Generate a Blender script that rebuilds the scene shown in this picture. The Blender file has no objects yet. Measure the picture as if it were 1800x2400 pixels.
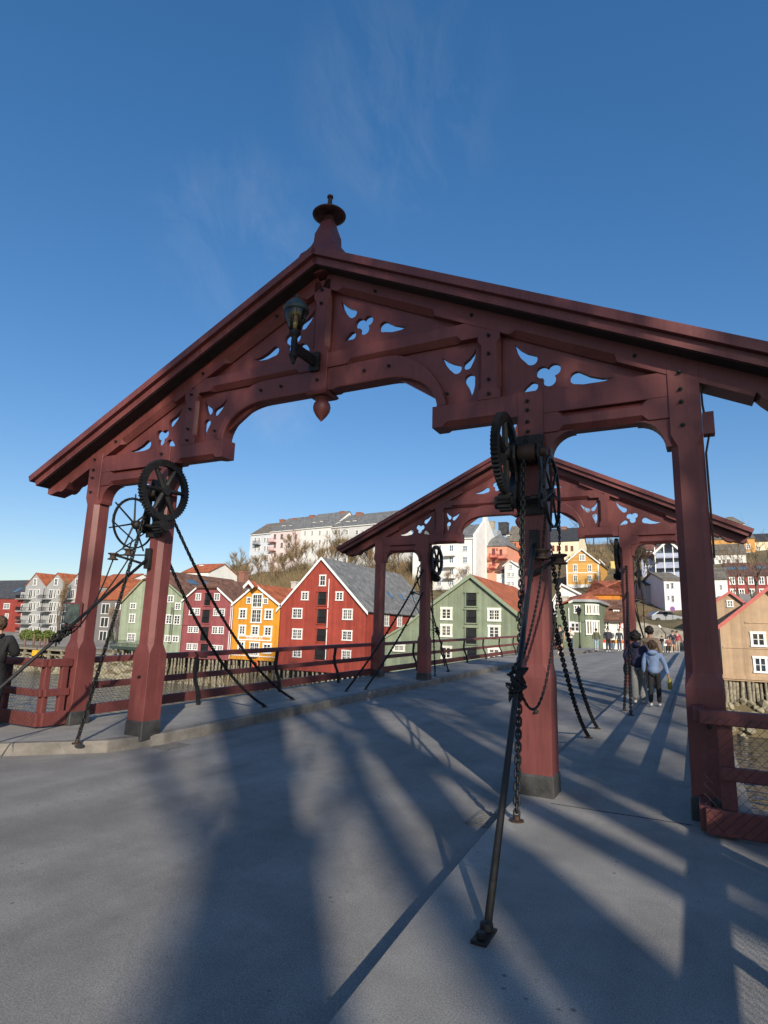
import bpy, bmesh, math, random
from math import sin, cos, pi, radians, sqrt, atan2
from mathutils import Vector, Matrix, noise
S = bpy.context.scene; C = S.collection
RND = random.Random(7)
# ------------------------------------------------------------------ camera
CAM = Vector((4.8471, -7.1234, 1.75)); YAW, PITCH, ROLL, FPX = 0.4769, 0.1937, 0.0301, 1409.82
fw = Vector((-sin(YAW)*cos(PITCH), cos(YAW)*cos(PITCH), sin(PITCH)))
rt0 = Vector((cos(YAW), sin(YAW), 0)); up0 = rt0.cross(fw)
rt = rt0*cos(ROLL)+up0*sin(ROLL); up = -rt0*sin(ROLL)+up0*cos(ROLL)
cd = bpy.data.cameras.new('camera'); co = bpy.data.objects.new('camera', cd); C.objects.link(co)
cd.sensor_fit = 'HORIZONTAL'; cd.sensor_width = 36; cd.lens = 36*FPX/1800; cd.clip_start = .05; cd.clip_end = 6000
M = Matrix.Identity(4)
for i in range(3):
    M[i][0], M[i][1], M[i][2], M[i][3] = rt[i], up[i], -fw[i], CAM[i]
co.matrix_world = M; S.camera = co
def ray(px, py): return ((px-900)*rt-(py-1200)*up+FPX*fw)
def onY(px, py, Y):
    d = ray(px, py); return CAM+d*((Y-CAM.y)/d.y)
# ------------------------------------------------------------------ light
S.view_settings.view_transform = 'Standard'; S.view_settings.look = 'None'
S.view_settings.exposure = .5; S.view_settings.gamma = 1.0; S.view_settings.use_curve_mapping = False
SUN_AZ, SUN_EL = radians(143), radians(22.5)      # towards the sun, clockwise from +y
sdir = Vector((sin(SUN_AZ)*cos(SUN_EL), cos(SUN_AZ)*cos(SUN_EL), sin(SUN_EL)))
sl = bpy.data.lights.new('sun', 'SUN'); so = bpy.data.objects.new('sun', sl); C.objects.link(so)
sl.energy = 4.1; sl.angle = radians(.53); sl.color = (1, .91, .77)
so.rotation_euler = sdir.to_track_quat('Z', 'Y').to_euler(); so.location = (30, -40, 40)
W = bpy.data.worlds.new('World'); S.world = W; W.use_nodes = True
wn = W.node_tree; wn.nodes.clear()
def N(nt, t, **k):
    n = nt.nodes.new(t)
    for a, v in k.items():
        if a == 'ins':
            for i, x in v.items():
                if hasattr(x, 'is_output'): nt.links.new(x, n.inputs[i])
                else: n.inputs[i].default_value = x
        else: setattr(n, a, v)
    return n
sky = N(wn, 'ShaderNodeTexSky', sky_type='NISHITA', sun_disc=False, sun_elevation=SUN_EL, sun_rotation=SUN_AZ, altitude=50, air_density=1.0, dust_density=.7, ozone_density=3.2)
tc = N(wn, 'ShaderNodeTexCoord')
hs = N(wn, 'ShaderNodeHueSaturation', ins={'Hue': .511, 'Saturation': 1.3, 'Value': 1.0, 'Color': sky.outputs[0]})
gm = N(wn, 'ShaderNodeGamma', ins={0: hs.outputs[0], 1: .745})
mp = N(wn, 'ShaderNodeMapping', ins={0: tc.outputs['Generated']}); mp.inputs['Rotation'].default_value = (.3, .5, .5); mp.inputs['Scale'].default_value = (5.5, 2.2, 3.2)
n1 = N(wn, 'ShaderNodeTexNoise', ins={0: mp.outputs[0], 'Scale': 2.6, 'Detail': 9, 'Roughness': .68, 'Distortion': .5})
r1 = N(wn, 'ShaderNodeMapRange', ins={0: n1.outputs[0], 1: .44, 2: .85, 3: 0, 4: 1})
msk = None                                    # thin cirrus in a few patches of the sky
for (cx_, cy_, wd, am) in ((930, 260, .985, .12), (555, 560, .988, .13), (660, 940, .996, .25)):
    dv = ray(cx_, cy_).normalized()
    dp = N(wn, 'ShaderNodeVectorMath', operation='DOT_PRODUCT', ins={0: tc.outputs['Generated'], 1: dv})
    rr = N(wn, 'ShaderNodeMapRange', interpolation_type='SMOOTHSTEP', ins={0: dp.outputs['Value'], 1: wd, 2: 1.0, 3: 0, 4: am})
    msk = rr.outputs[0] if msk is None else N(wn, 'ShaderNodeMath', operation='ADD', ins={0: msk, 1: rr.outputs[0]}).outputs[0]
mu = N(wn, 'ShaderNodeMath', operation='MULTIPLY', use_clamp=True, ins={0: r1.outputs[0], 1: msk})
mx = N(wn, 'ShaderNodeMix', data_type='RGBA', ins={0: mu.outputs[0], 6: gm.outputs[0], 7: (3.0, 3.25, 3.6, 1)})
bg = N(wn, 'ShaderNodeBackground', ins={0: mx.outputs[2], 1: .15})
wo = N(wn, 'ShaderNodeOutputWorld', ins={0: bg.outputs[0]})
# ------------------------------------------------------------------ materials
MATS = {}
def mat(name, col, rough=.6, var=.12, vscale=3, bump=0, bscale=30, metal=0, spec=.4, kind=None, sp=.2, col2=None, extra=None, axis=0):
    if name in MATS: return MATS[name]
    m = bpy.data.materials.new(name); m.use_nodes = True; nt = m.node_tree; nt.nodes.clear()
    o = N(nt, 'ShaderNodeOutputMaterial'); b = N(nt, 'ShaderNodeBsdfPrincipled', ins={'Roughness': rough, 'Metallic': metal, 'Specular IOR Level': spec})
    nt.links.new(b.outputs[0], o.inputs[0])
    t = N(nt, 'ShaderNodeTexCoord'); oc = t.outputs['Object']
    nz = N(nt, 'ShaderNodeTexNoise', ins={0: oc, 'Scale': vscale, 'Detail': 6, 'Roughness': .65})
    c2 = col2 or tuple(c*(1-var*2) for c in col)
    f = N(nt, 'ShaderNodeMapRange', ins={0: nz.outputs[0], 1: .35, 2: .65})
    mxn = N(nt, 'ShaderNodeMix', data_type='RGBA', ins={0: f.outputs[0], 6: (*c2, 1), 7: (*(tuple(min(1, c*(1+var*.6)) for c in col)), 1)})
    colout = mxn.outputs[2]; hout = None
    if kind in ('board', 'hboard', 'tile', 'slab', 'plank'):
        s = N(nt, 'ShaderNodeSeparateXYZ', ins={0: oc})
        ax = s.outputs[2] if kind == 'hboard' else s.outputs[axis]
        if kind == 'board': ax = N(nt, 'ShaderNodeMath', operation='ADD', ins={0: s.outputs[0], 1: s.outputs[1]}).outputs[0]
        d = N(nt, 'ShaderNodeMath', operation='DIVIDE', ins={0: ax, 1: sp})
        fl = N(nt, 'ShaderNodeMath', operation='FLOOR', ins={0: d.outputs[0]})
        fr = N(nt, 'ShaderNodeMath', operation='FRACT', ins={0: d.outputs[0]})
        if kind == 'tile':
            h1 = N(nt, 'ShaderNodeMath', operation='PINGPONG', ins={0: d.outputs[0], 1: .5})
            d2 = N(nt, 'ShaderNodeMath', operation='DIVIDE', ins={0: s.outputs[2], 1: sp*.8})
            f2 = N(nt, 'ShaderNodeMath', operation='FRACT', ins={0: d2.outputs[0]})
            hs = N(nt, 'ShaderNodeMath', operation='ADD', ins={0: h1.outputs[0], 1: f2.outputs[0]}); hout = hs.outputs[0]
            cb = N(nt, 'ShaderNodeCombineXYZ', ins={0: fl.outputs[0], 1: N(nt, 'ShaderNodeMath', operation='FLOOR', ins={0: d2.outputs[0]}).outputs[0]})
            wv = cb.outputs[0]; amt = .28; bstr = .5
        else:
            hg = N(nt, 'ShaderNodeMath', operation='GREATER_THAN', ins={0: fr.outputs[0], 1: .26 if kind == 'board' else .06}); hout = hg.outputs[0]
            cb = N(nt, 'ShaderNodeCombineXYZ', ins={0: fl.outputs[0]}); wv = cb.outputs[0]; amt = .2; bstr = .9
        w = N(nt, 'ShaderNodeTexWhiteNoise', ins={0: wv})
        mr = N(nt, 'ShaderNodeMapRange', ins={0: w.outputs[0], 3: 1-amt, 4: 1+amt*.5})
        ml = N(nt, 'ShaderNodeMix', data_type='RGBA', blend_type='MULTIPLY', ins={0: 1.0, 6: colout, 7: mr.outputs[0]}); colout = ml.outputs[2]
        bp = N(nt, 'ShaderNodeBump', ins={'Strength': bstr, 'Distance': .05 if kind == 'tile' else .025, 'Height': hout}); nt.links.new(bp.outputs[0], b.inputs['Normal'])
    elif bump:
        nb = N(nt, 'ShaderNodeTexNoise', ins={0: oc, 'Scale': bscale, 'Detail': 5, 'Roughness': .7})
        bp = N(nt, 'ShaderNodeBump', ins={'Strength': bump, 'Distance': .02, 'Height': nb.outputs[0]}); nt.links.new(bp.outputs[0], b.inputs['Normal'])
    if extra: colout = extra(nt, colout, oc, b) or colout
    nt.links.new(colout, b.inputs['Base Color'])
    MATS[name] = m; return m
def wear(nt, col, oc, b):      # faded and scuffed paint
    n = N(nt, 'ShaderNodeTexNoise', ins={0: oc, 'Scale': 2.3, 'Detail': 9, 'Roughness': .75})
    mpn = N(nt, 'ShaderNodeMapping', ins={0: oc}); mpn.inputs['Scale'].default_value = (26, 26, 2.2)
    g = N(nt, 'ShaderNodeTexNoise', ins={0: mpn.outputs[0], 'Scale': 1.0, 'Detail': 5, 'Roughness': .6})
    r = N(nt, 'ShaderNodeMapRange', ins={0: g.outputs[0], 1: .3, 2: .75, 3: .8, 4: 1.1})
    m = N(nt, 'ShaderNodeMix', data_type='RGBA', blend_type='MULTIPLY', ins={0: 1.0, 6: col, 7: r.outputs[0]})
    f = N(nt, 'ShaderNodeMapRange', ins={0: n.outputs[0], 1: .54, 2: .8, 3: 0, 4: .28})
    x = N(nt, 'ShaderNodeMix', data_type='RGBA', ins={0: f.outputs[0], 6: m.outputs[2], 7: (.30, .12, .11, 1)})
    rr = N(nt, 'ShaderNodeMapRange', ins={0: g.outputs[0], 3: .38, 4: .62}); nt.links.new(rr.outputs[0], b.inputs['Roughness'])
    return x.outputs[2]
def grit(nt, col, oc, b):      # worn aggregate with oil stains and pale specks
    v = N(nt, 'ShaderNodeTexNoise', ins={0: oc, 'Scale': 105, 'Detail': 4, 'Roughness': .8})
    r = N(nt, 'ShaderNodeMapRange', ins={0: v.outputs[0], 1: .38, 2: .64, 3: .64, 4: 1.4})
    m = N(nt, 'ShaderNodeMix', data_type='RGBA', blend_type='MULTIPLY', ins={0: 1.0, 6: col, 7: r.outputs[0]})
    p = N(nt, 'ShaderNodeTexVoronoi', ins={0: oc, 'Scale': 34})
    q = N(nt, 'ShaderNodeMapRange', ins={0: p.outputs[0], 1: .08, 2: .13, 3: .55, 4: 0})
    n = N(nt, 'ShaderNodeTexNoise', ins={0: oc, 'Scale': 2.5, 'Detail': 3})
    k = N(nt, 'ShaderNodeMapRange', ins={0: n.outputs[0], 1: .52, 2: .62, 3: 0, 4: 1})
    qq = N(nt, 'ShaderNodeMath', operation='MULTIPLY', ins={0: q.outputs[0], 1: k.outputs[0]})
    x = N(nt, 'ShaderNodeMix', data_type='RGBA', ins={0: qq.outputs[0], 6: m.outputs[2], 7: (.5, .49, .46, 1)})
    s = N(nt, 'ShaderNodeTexNoise', ins={0: oc, 'Scale': .9, 'Detail': 7, 'Roughness': .7})
    sr = N(nt, 'ShaderNodeMapRange', ins={0: s.outputs[0], 1: .3, 2: .7, 3: .74, 4: 1.15})
    y0 = N(nt, 'ShaderNodeMix', data_type='RGBA', blend_type='MULTIPLY', ins={0: 1.0, 6: x.outputs[2], 7: sr.outputs[0]})
    wm = N(nt, 'ShaderNodeMapping', ins={0: oc}); wm.inputs['Scale'].default_value = (1.1, .06, 1)      # worn wheel tracks along the bridge
    wt = N(nt, 'ShaderNodeTexNoise', ins={0: wm.outputs[0], 'Scale': 1.6, 'Detail': 3})
    wr = N(nt, 'ShaderNodeMapRange', ins={0: wt.outputs[0], 1: .35, 2: .65, 3: .86, 4: 1.1})
    y1 = N(nt, 'ShaderNodeMix', data_type='RGBA', blend_type='MULTIPLY', ins={0: 1.0, 6: y0.outputs[2], 7: wr.outputs[0]})
    dv = N(nt, 'ShaderNodeTexVoronoi', ins={0: oc, 'Scale': 11})
    dq = N(nt, 'ShaderNodeMapRange', ins={0: dv.outputs[0], 1: .10, 2: .2, 3: .45, 4: 1})
    dm = N(nt, 'ShaderNodeMapRange', ins={0: s.outputs[0], 1: .55, 2: .6, 3: 0, 4: 1})
    cv = N(nt, 'ShaderNodeTexVoronoi', feature='DISTANCE_TO_EDGE', ins={0: N(nt, 'ShaderNodeVectorMath', operation='ADD', ins={0: oc, 1: N(nt, 'ShaderNodeVectorMath', operation='SCALE', ins={0: n.outputs[1], 'Scale': .35}).outputs[0]}).outputs[0], 'Scale': .33})
    cr = N(nt, 'ShaderNodeMapRange', ins={0: cv.outputs[0], 1: .0015, 2: .004, 3: .93, 4: 1})
    y2 = N(nt, 'ShaderNodeMix', data_type='RGBA', blend_type='MULTIPLY', ins={0: dm.outputs[0], 6: y1.outputs[2], 7: dq.outputs[0]})
    y = N(nt, 'ShaderNodeMix', data_type='RGBA', blend_type='MULTIPLY', ins={0: 1.0, 6: y2.outputs[2], 7: cr.outputs[0]})
    bp = N(nt, 'ShaderNodeBump', ins={'Strength': .5, 'Distance': .012, 'Height': v.outputs[0]}); nt.links.new(bp.outputs[0], b.inputs['Normal'])
    return y.outputs[2]
def slabs(nt, col, oc, b):     # expansion joints of the far pavement
    br = N(nt, 'ShaderNodeTexBrick', ins={0: oc, 'Scale': 1.0, 'Mortar Size': .012, 'Brick Width': .7, 'Row Height': .7}); br.offset = 0
    br.inputs['Color1'].default_value = br.inputs['Color2'].default_value = (1, 1, 1, 1); br.inputs['Mortar'].default_value = (.45, .45, .45, 1)
    c = grit(nt, col, oc, b)
    return N(nt, 'ShaderNodeMix', data_type='RGBA', blend_type='MULTIPLY', ins={0: 1.0, 6: c, 7: br.outputs[0]}).outputs[2]
RED = mat('oxide red paint', (.158, .043, .039), .5, .10, 1.2, extra=wear)
REDD = mat('dull red roof boards', (.17, .05, .047), .5, .12, 1.5, extra=wear)
SHADE = mat('painted shade under roof', (.028, .02, .02), .7, .2, 3)  # near-black colour stands in for the shade under the roof overhang
IRON = mat('black iron', (.022, .021, .021), .5, .25, 8, .4, 60, .3)
RUST = mat('rusty iron', (.035, .027, .022), .6, .3, 20, .4, 80, .3, col2=(.06, .03, .018))
SHOE = mat('tarred steel', (.05, .048, .046), .55, .3, 4, .25, 40)
WIRE = mat('dull wire', (.075, .07, .066), .5, .2, 10, metal=.4)
ASPH = mat('worn asphalt', (.245, .232, .214), .88, .07, .7, extra=grit)
PAVE = mat('pavement concrete', (.285, .272, .25), .85, .07, .8, extra=grit)
PAVS = mat('pavement slabs', (.285, .275, .26), .85, .07, .8, extra=slabs)
KERB = mat('kerb stone', (.20, .18, .155), .85, .2, 3, .5, 30)
WHITE = mat('white paint', (.78, .77, .74), .5, .05, 2)
GLASS = mat('window glass', (.022, .026, .032), .06, .2, .35, spec=.8)
GLASC = mat('curtained window glass', (.16, .155, .145), .12, .45, 2.5, spec=.8); GLASD = mat('sky reflecting window glass', (.05, .065, .085), .05, .3, 1.5, spec=.9)
GLASB = mat('blue window glass', (.10, .16, .22), .06, .2, .35, spec=.8)
DARK = mat('dark opening', (.012, .012, .013), .7)
def tiles(name, col, var, sp): return [mat(name+(' along y' if a else ''), col, .72, var, 1.2, kind='tile', sp=sp, axis=a) for a in (0, 1)]
SLATE = tiles('grey slate', (.20, .20, .195), .18, .34)
SLATB = tiles('brown slate', (.20, .175, .14), .18, .34)
ORANGE = tiles('orange pantile', (.44, .125, .048), .16, .3)
BROWNT = tiles('weathered brown pantile', (.20, .10, .065), .25, .3)
DARKR = mat('dark roofing', (.055, .055, .058), .6, .2, 2)
BRICK = mat('chimney brick', (.30, .14, .10), .85, .2, 6, .4, 30)
WOODG = mat('weathered piles', (.27, .235, .17), .85, .3, 5, .5, 25)
WOODD = mat('dark wet timber', (.05, .04, .03), .8, .3, 4)
# ------------------------------------------------------------------ mesh helpers
def tagp(o, label=None, cat=None, group=None, kind=None):
    if label: o['label'] = label
    if cat: o['category'] = cat
    if group: o['group'] = group
    if kind: o['kind'] = kind
    return o
def empty(name, loc, rz=0, label=None, cat=None, group=None):
    o = bpy.data.objects.new(name, None); C.objects.link(o); o.location = loc; o.rotation_euler = (0, 0, rz); o.empty_display_size = .2
    return tagp(o, label, cat, group)
def obj(name, bm, m, parent=None, smooth=False, bevel=0):
    me = bpy.data.meshes.new(name)
    if isinstance(bm, bpy.types.Mesh): me = bm
    else:
        bmesh.ops.recalc_face_normals(bm, faces=bm.faces); bm.to_mesh(me); bm.free()
    for mm in (m if isinstance(m, (list, tuple)) else [m]): me.materials.append(mm)
    o = bpy.data.objects.new(name, me); C.objects.link(o)
    if parent: o.parent = parent
    if smooth: me.polygons.foreach_set('use_smooth', [True]*len(me.polygons))
    if bevel:
        b = o.modifiers.new('bevel', 'BEVEL'); b.width = bevel; b.segments = 2; b.limit_method = 'ANGLE'; b.angle_limit = radians(40)
    return o
def mesh_data(o, parent=None, **kw):          # a copy of one object, sharing its mesh
    c = o.copy(); C.objects.link(c); c.parent = parent
    return c
def copy_tree(o, parent=None):
    c = o.copy(); C.objects.link(c); c.parent = parent
    for ch in list(o.children): copy_tree(ch, c)
    return c
def B(): return bmesh.new()
def box(bm, x0, x1, y0, y1, z0, z1, mi=0):
    v = [bm.verts.new(p) for p in ((x0,y0,z0),(x1,y0,z0),(x1,y1,z0),(x0,y1,z0),(x0,y0,z1),(x1,y0,z1),(x1,y1,z1),(x0,y1,z1))]
    for f in ((0,3,2,1),(4,5,6,7),(0,1,5,4),(1,2,6,5),(2,3,7,6),(3,0,4,7)):
        bm.faces.new([v[i] for i in f]).material_index = mi
    return bm
def loft(bm, rings, close=True, cap=True, mi=0):
    R = [[bm.verts.new(p) for p in r] for r in rings]; n = len(R[0])
    for a, b in zip(R, R[1:]):
        for i in range(n if close else n-1):
            j = (i+1) % n
            bm.faces.new((a[i], a[j], b[j], b[i])).material_index = mi
    if cap:
        bm.faces.new(R[0][::-1]).material_index = mi; bm.faces.new(R[-1]).material_index = mi
    return bm
def prism(bm, pts, y0, y1, mi=0):             # polygon in xz, extruded in y
    return loft(bm, [[(x, y0, z) for x, z in pts], [(x, y1, z) for x, z in pts]], mi=mi)
def slab(bm, pts, th, mi=0):                  # 3-D polygon given a thickness downwards along its normal
    P = [Vector(p) for p in pts]; n = Vector((0, 0, 0))
    for a, b, c in zip(P, P[1:]+P[:1], P[2:]+P[:2]): n += (b-a).cross(c-b)
    n.normalize()
    if n.z < 0: n = -n
    return loft(bm, [P, [p-n*th for p in P]], mi=mi)
def tube(bm, pts, rad, n=6, cap=True, mi=0):
    P = [Vector(p) for p in pts]; rings = []; prev = None
    rads = rad if isinstance(rad, (list, tuple)) else [rad]*len(P)
    for i, p in enumerate(P):
        t = (P[min(i+1, len(P)-1)]-P[max(i-1, 0)]).normalized()
        if prev is None: a = t.orthogonal().normalized()
        else: a = (prev-t*prev.dot(t)).normalized()
        prev = a; b = t.cross(a)
        rings.append([p+(a*cos(2*pi*k/n)+b*sin(2*pi*k/n))*rads[i] for k in range(n)])
    return loft(bm, rings, cap=cap, mi=mi)
def lathe(bm, prof, c=(0, 0, 0), n=20, mi=0):
    rings = [[(c[0]+r*cos(2*pi*k/n), c[1]+r*sin(2*pi*k/n), c[2]+z) for k in range(n)] for r, z in prof]
    return loft(bm, rings, mi=mi)
def beam(bm, p0, p1, up_h, th, spans=(), ch=.06, top=False):
    """timber from p0 to p1 (bottom edge, xz plane), up_h high, half-thickness th, with stopped chamfers on the lower (and upper) edges"""
    a = Vector((p0[0], 0, p0[1])); b = Vector((p1[0], 0, p1[1])); L = (b-a).length; d = (b-a)/L
    u = Vector((-d.z, 0, d.x))
    if u.z < 0: u = -u
    st = [(0, 0)]
    for s0, s1 in spans: st += [(s0, 0), (s0+.07, 1), (s1-.07, 1), (s1, 0)]
    st += [(L, 0)]
    e = .004; rings = []
    for s, k in st:
        c = e+(ch-e)*k; ct = c if top else e; o = a+d*s; q = []
        for y, z in ((-th, c), (-th+c, 0), (th-c, 0), (th, c), (th, up_h-ct), (th-ct, up_h), (-th+ct, up_h), (-th, up_h-ct)):
            q.append(o+u*z+Vector((0, y, 0)))
        rings.append(q)
    return loft(bm, rings)
def post_rings(cx, cy, st):                  # st: (z, half width, chamfer)
    R = []
    for z, h, c in st:
        c = max(c, .004)
        R.append([(cx+x, cy+y, z) for x, y in ((-h+c,-h),(h-c,-h),(h,-h+c),(h,h-c),(h-c,h),(-h+c,h),(-h,h-c),(-h,-h+c))])
    return R
def curve_plate(outer, holes, y0, y1):       # flat board with real cut-outs, in the xz plane
    cu = bpy.data.curves.new('tmp', 'CURVE'); cu.dimensions = '2D'; cu.fill_mode = 'BOTH'; cu.extrude = abs(y1-y0)/2
    for loop in [outer]+holes:
        sp = cu.splines.new('POLY'); sp.points.add(len(loop)-1); sp.use_cyclic_u = True
        for p, (x, z) in zip(sp.points, loop): p.co = (x, z, 0, 1)
    o = bpy.data.objects.new('tmp', cu); C.objects.link(o)
    me = bpy.data.meshes.new_from_object(o.evaluated_get(bpy.context.evaluated_depsgraph_get()))
    bpy.data.objects.remove(o); bpy.data.curves.remove(cu)
    me.transform(Matrix.Translation((0, (y0+y1)/2, 0)) @ Matrix.Rotation(pi/2, 4, 'X')); me.materials.clear()
    return me
def text_mesh(body, size, font=None, ext=.01):
    cu = bpy.data.curves.new('tmp', 'FONT'); cu.body = body; cu.size = size; cu.extrude = ext; cu.align_x = 'CENTER'; cu.align_y = 'CENTER'
    o = bpy.data.objects.new('tmp', cu); C.objects.link(o)
    me = bpy.data.meshes.new_from_object(o.evaluated_get(bpy.context.evaluated_depsgraph_get()))
    bpy.data.objects.remove(o); bpy.data.curves.remove(cu); me.transform(Matrix.Rotation(pi/2, 4, 'X')); me.materials.clear()
    return me
def deck(y): return .018*min(max(y, 0), 36)   # the deck climbs gently to the far bank
# ------------------------------------------------------------------ ground, deck, water
def wide_sheet(name, pts_rows, m, kind='structure', th=.0):
    bm = B(); R = [[bm.verts.new(p) for p in r] for r in pts_rows]
    for a, b in zip(R, R[1:]):
        for i in range(len(a)-1): bm.faces.new((a[i], a[i+1], b[i+1], b[i]))
    o = obj(name, bm, m); tagp(o, kind=kind); return o
def kx(y, s):          # kerb line: straight on the bridge, flaring open in front of the gate
    base = 2.92
    if y > .4: return s*base
    if s < 0:
        for (a, xa), (b, xb) in zip(((.4, 2.92), (-.5, 3.12), (-1.5, 4.05), (-2.6, 5.3), (-3.4, 6.2)), ((-.5, 3.12), (-1.5, 4.05), (-2.6, 5.3), (-3.4, 6.2), (-60, 6.2))):
            if b <= y <= a: return s*(xa+(xb-xa)*(a-y)/(a-b))
    return s*(base+.06*min(.4-y, 6)+(.02*max(0, -y-3)))
ys = [-30, -20, -12, -8, -6, -5, -4.2, -3.4, -3, -2.6, -2, -1.5, -1, -.5, 0, .4, 2, 5, 8, 11.4, 15, 20, 25, 30, 36, 45, 62]
wide_sheet('road', [[(x, y, deck(y)-.17) for x in (kx(y, -1)-.3, kx(y, -1)*.5, 0, kx(y, 1)*.5, kx(y, 1)+.3)] for y in ys], ASPH)
def pave(name, s, m, y0, y1, dz=0):
    yy = [y for y in ys if y0 <= y <= y1]
    bm = B(); R = []
    for y in yy:
        ko = abs(kx(y, s)); xo = max(5.25 if y > -.45 else 6.35, ko+.02)
        R.append([bm.verts.new((s*x, y, deck(y)+z)) for x, z in ((ko, -.35), (ko, -.02), (ko+.02, dz), (ko+.2, dz), (max(ko+.3, 4.2), dz), (max(ko+.4, xo), dz), (max(ko+.4, xo), -.5))])
    for a, b in zip(R, R[1:]):
        for i in range(6):
            f = bm.faces.new((a[i], a[i+1], b[i+1], b[i])); f.material_index = 1 if i < (3 if s < 0 else 2) else 0
    o = obj(name, bm, [m, KERB]); tagp(o, kind='structure'); return o
pave('pavement_left', -1, PAVE, -30, 62); pave('pavement_right', 1, PAVE, -30, 8); pave('pavement_right_slabs', 1, PAVS, 8, 62)
bm = B(); box(bm, -5.2, 5.2, -.4, 45, -1.2, -.52); box(bm, -6.3, 6.3, -30, -.45, -1.2, -.52); tagp(obj('bridge_underside', bm, WOODD), kind='structure')
def water_x(nt, col, oc, b):
    m = N(nt, 'ShaderNodeMapping', ins={0: oc}); m.inputs['Scale'].default_value = (1, 2.2, 1)
    n = N(nt, 'ShaderNodeTexNoise', ins={0: m.outputs[0], 'Scale': .7, 'Detail': 2.5, 'Roughness': .5})
    bp = N(nt, 'ShaderNodeBump', ins={'Strength': 1.0, 'Distance': .5, 'Height': n.outputs[0]}); nt.links.new(bp.outputs[0], b.inputs['Normal'])
WATER = mat('river water', (.012, .018, .026), .06, .15, .05, spec=.6, extra=water_x)
bm = B(); v = [bm.verts.new(p) for p in ((-700, -40, -5.4), (500, -40, -5.4), (500, 60, -5.4), (-700, 60, -5.4))]; bm.faces.new(v); tagp(obj('river', bm, WATER), kind='structure')
def sst(a, b, x): t = min(1, max(0, (x-a)/(b-a))); return t*t*(3-2*t)
def terrain(x, y):
    w = sst(-62, -58, x)*(1-sst(-8, 4, x)); z = -6.5+(sst(48.2, 60, y)*w+sst(45.5, 55.5, y)*(1-w))*4.3
    z += sst(59, 64, y)*(2.6 if x > -56 else 1.2) if x < -4 else sst(54, 62, y)*2.75
    m = sst(-2, 38, x+(y+7)*1.02)
    z += m*(.25*max(0, min(y, 165)-61)+.045*max(0, y-165))
    z += (noise.noise(Vector((x*.06, y*.06, 1)))*.9+noise.noise(Vector((x*.2, y*.2, 3)))*.3)*sst(62, 80, y)
    return z
HILL = mat('winter hillside grass', (.15, .112, .06), .95, .3, .25, .8, 3, col2=(.085, .075, .035))
xs = [-420, -330, -260, -200]+list(range(-170, 80, 4))+[100, 130, 180, 260]
yy = [44, 46, 47, 48, 49, 50, 51, 52, 53, 54, 55, 56, 57, 58, 59, 60, 61, 62]+list(range(65, 200, 4))+[220, 260, 320, 420]
wide_sheet('far_bank', [[(x, y, terrain(x, y)) for x in xs] for y in yy], HILL)
wide_sheet('near_bank', [[(x, -9.5, -6), (x, -14, -.3), (x, -90, 1.5)] for x in (-120, -40, -6.35)], HILL)
wide_sheet('near_bank_right', [[(x, -9.5, -6), (x, -14, -.3), (x, -90, 1.5)] for x in (6.35, 40, 120)], HILL)
bm = B(); v = [bm.verts.new((x, y, -.32)) for x, y in ((-6.4, -90), (6.4, -90), (6.4, -29), (-6.4, -29))]; bm.faces.new(v); tagp(obj('approach_road', bm, ASPH), kind='structure')
STREET = mat('street cobbles', (.25, .235, .215), .9, .15, .6, .4, 12)
wide_sheet('street', [[(x, y, .52+.015*(y-61)) for x in (-60, -30, -5, 5, 14)] for y in (59.5, 63, 70)], STREET)
wide_sheet('quay', [[(x, y, z) for x in (-200, -120, -57.5)] for y, z in ((52.6, -2.85), (56, -2.0), (60, -1.65), (64, -.75), (72, -.6))], STREET)
bm = B(); box(bm, 3.36, 4.70, -.205, -.19, -.004, .004); tagp(obj('pavement_joint', bm, mat('joint filler', (.05, .05, .05), .9)), kind='structure')
# ------------------------------------------------------------------ the wooden gates
def tear(tip, c, r, bend=0):
    t = Vector(tip); c = Vector(c); d = (t-c); L = d.length; a0 = atan2(d.y, d.x); ta = math.acos(min(1, r/L)); pts = []
    for i in range(17):
        a = a0+ta+(2*pi-2*ta)*i/16; pts.append((c.x+r*cos(a), c.y+r*sin(a)))
    p0 = Vector(pts[-1]); p1 = Vector(pts[0]); nrm = Vector((-d.y, d.x))/L
    out = list(pts)
    for k in (.33, .66): q = p0.lerp(t, k)+nrm*bend*4*k*(1-k); out.append((q.x, q.y))
    out.append(tuple(t))
    for k in (.66, .33): q = p1.lerp(t, k)+nrm*bend*4*k*(1-k); out.append((q.x, q.y))
    return out
def trefoil(c, d, r, ph):
    pts = []
    for i in range(54):
        a = 2*pi*i/54; best = .025
        for k in range(3):
            dl = (a-ph-2*pi*k/3+pi) % (2*pi)-pi; q = r*r-(d*sin(dl))**2
            if q > 0 and cos(dl) > 0: best = max(best, d*cos(dl)+sqrt(q))
        pts.append((c[0]+best*cos(a), c[1]+best*sin(a)))
    return pts
BOLT = None
def bolts(parent, pts):
    global BOLT
    for p in pts:
        if BOLT is None:
            bm = B(); lathe(bm, [(.026, 0), (.026, .012), (.014, .014), (.014, .05), (0.004, .052)], n=8)
            bmesh.ops.rotate(bm, verts=bm.verts, matrix=Matrix.Rotation(pi/2, 3, 'X')); o = obj('bolt', bm, IRON, parent); BOLT = o
        else: o = mesh_data(BOLT, parent)
        o.location = p
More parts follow.
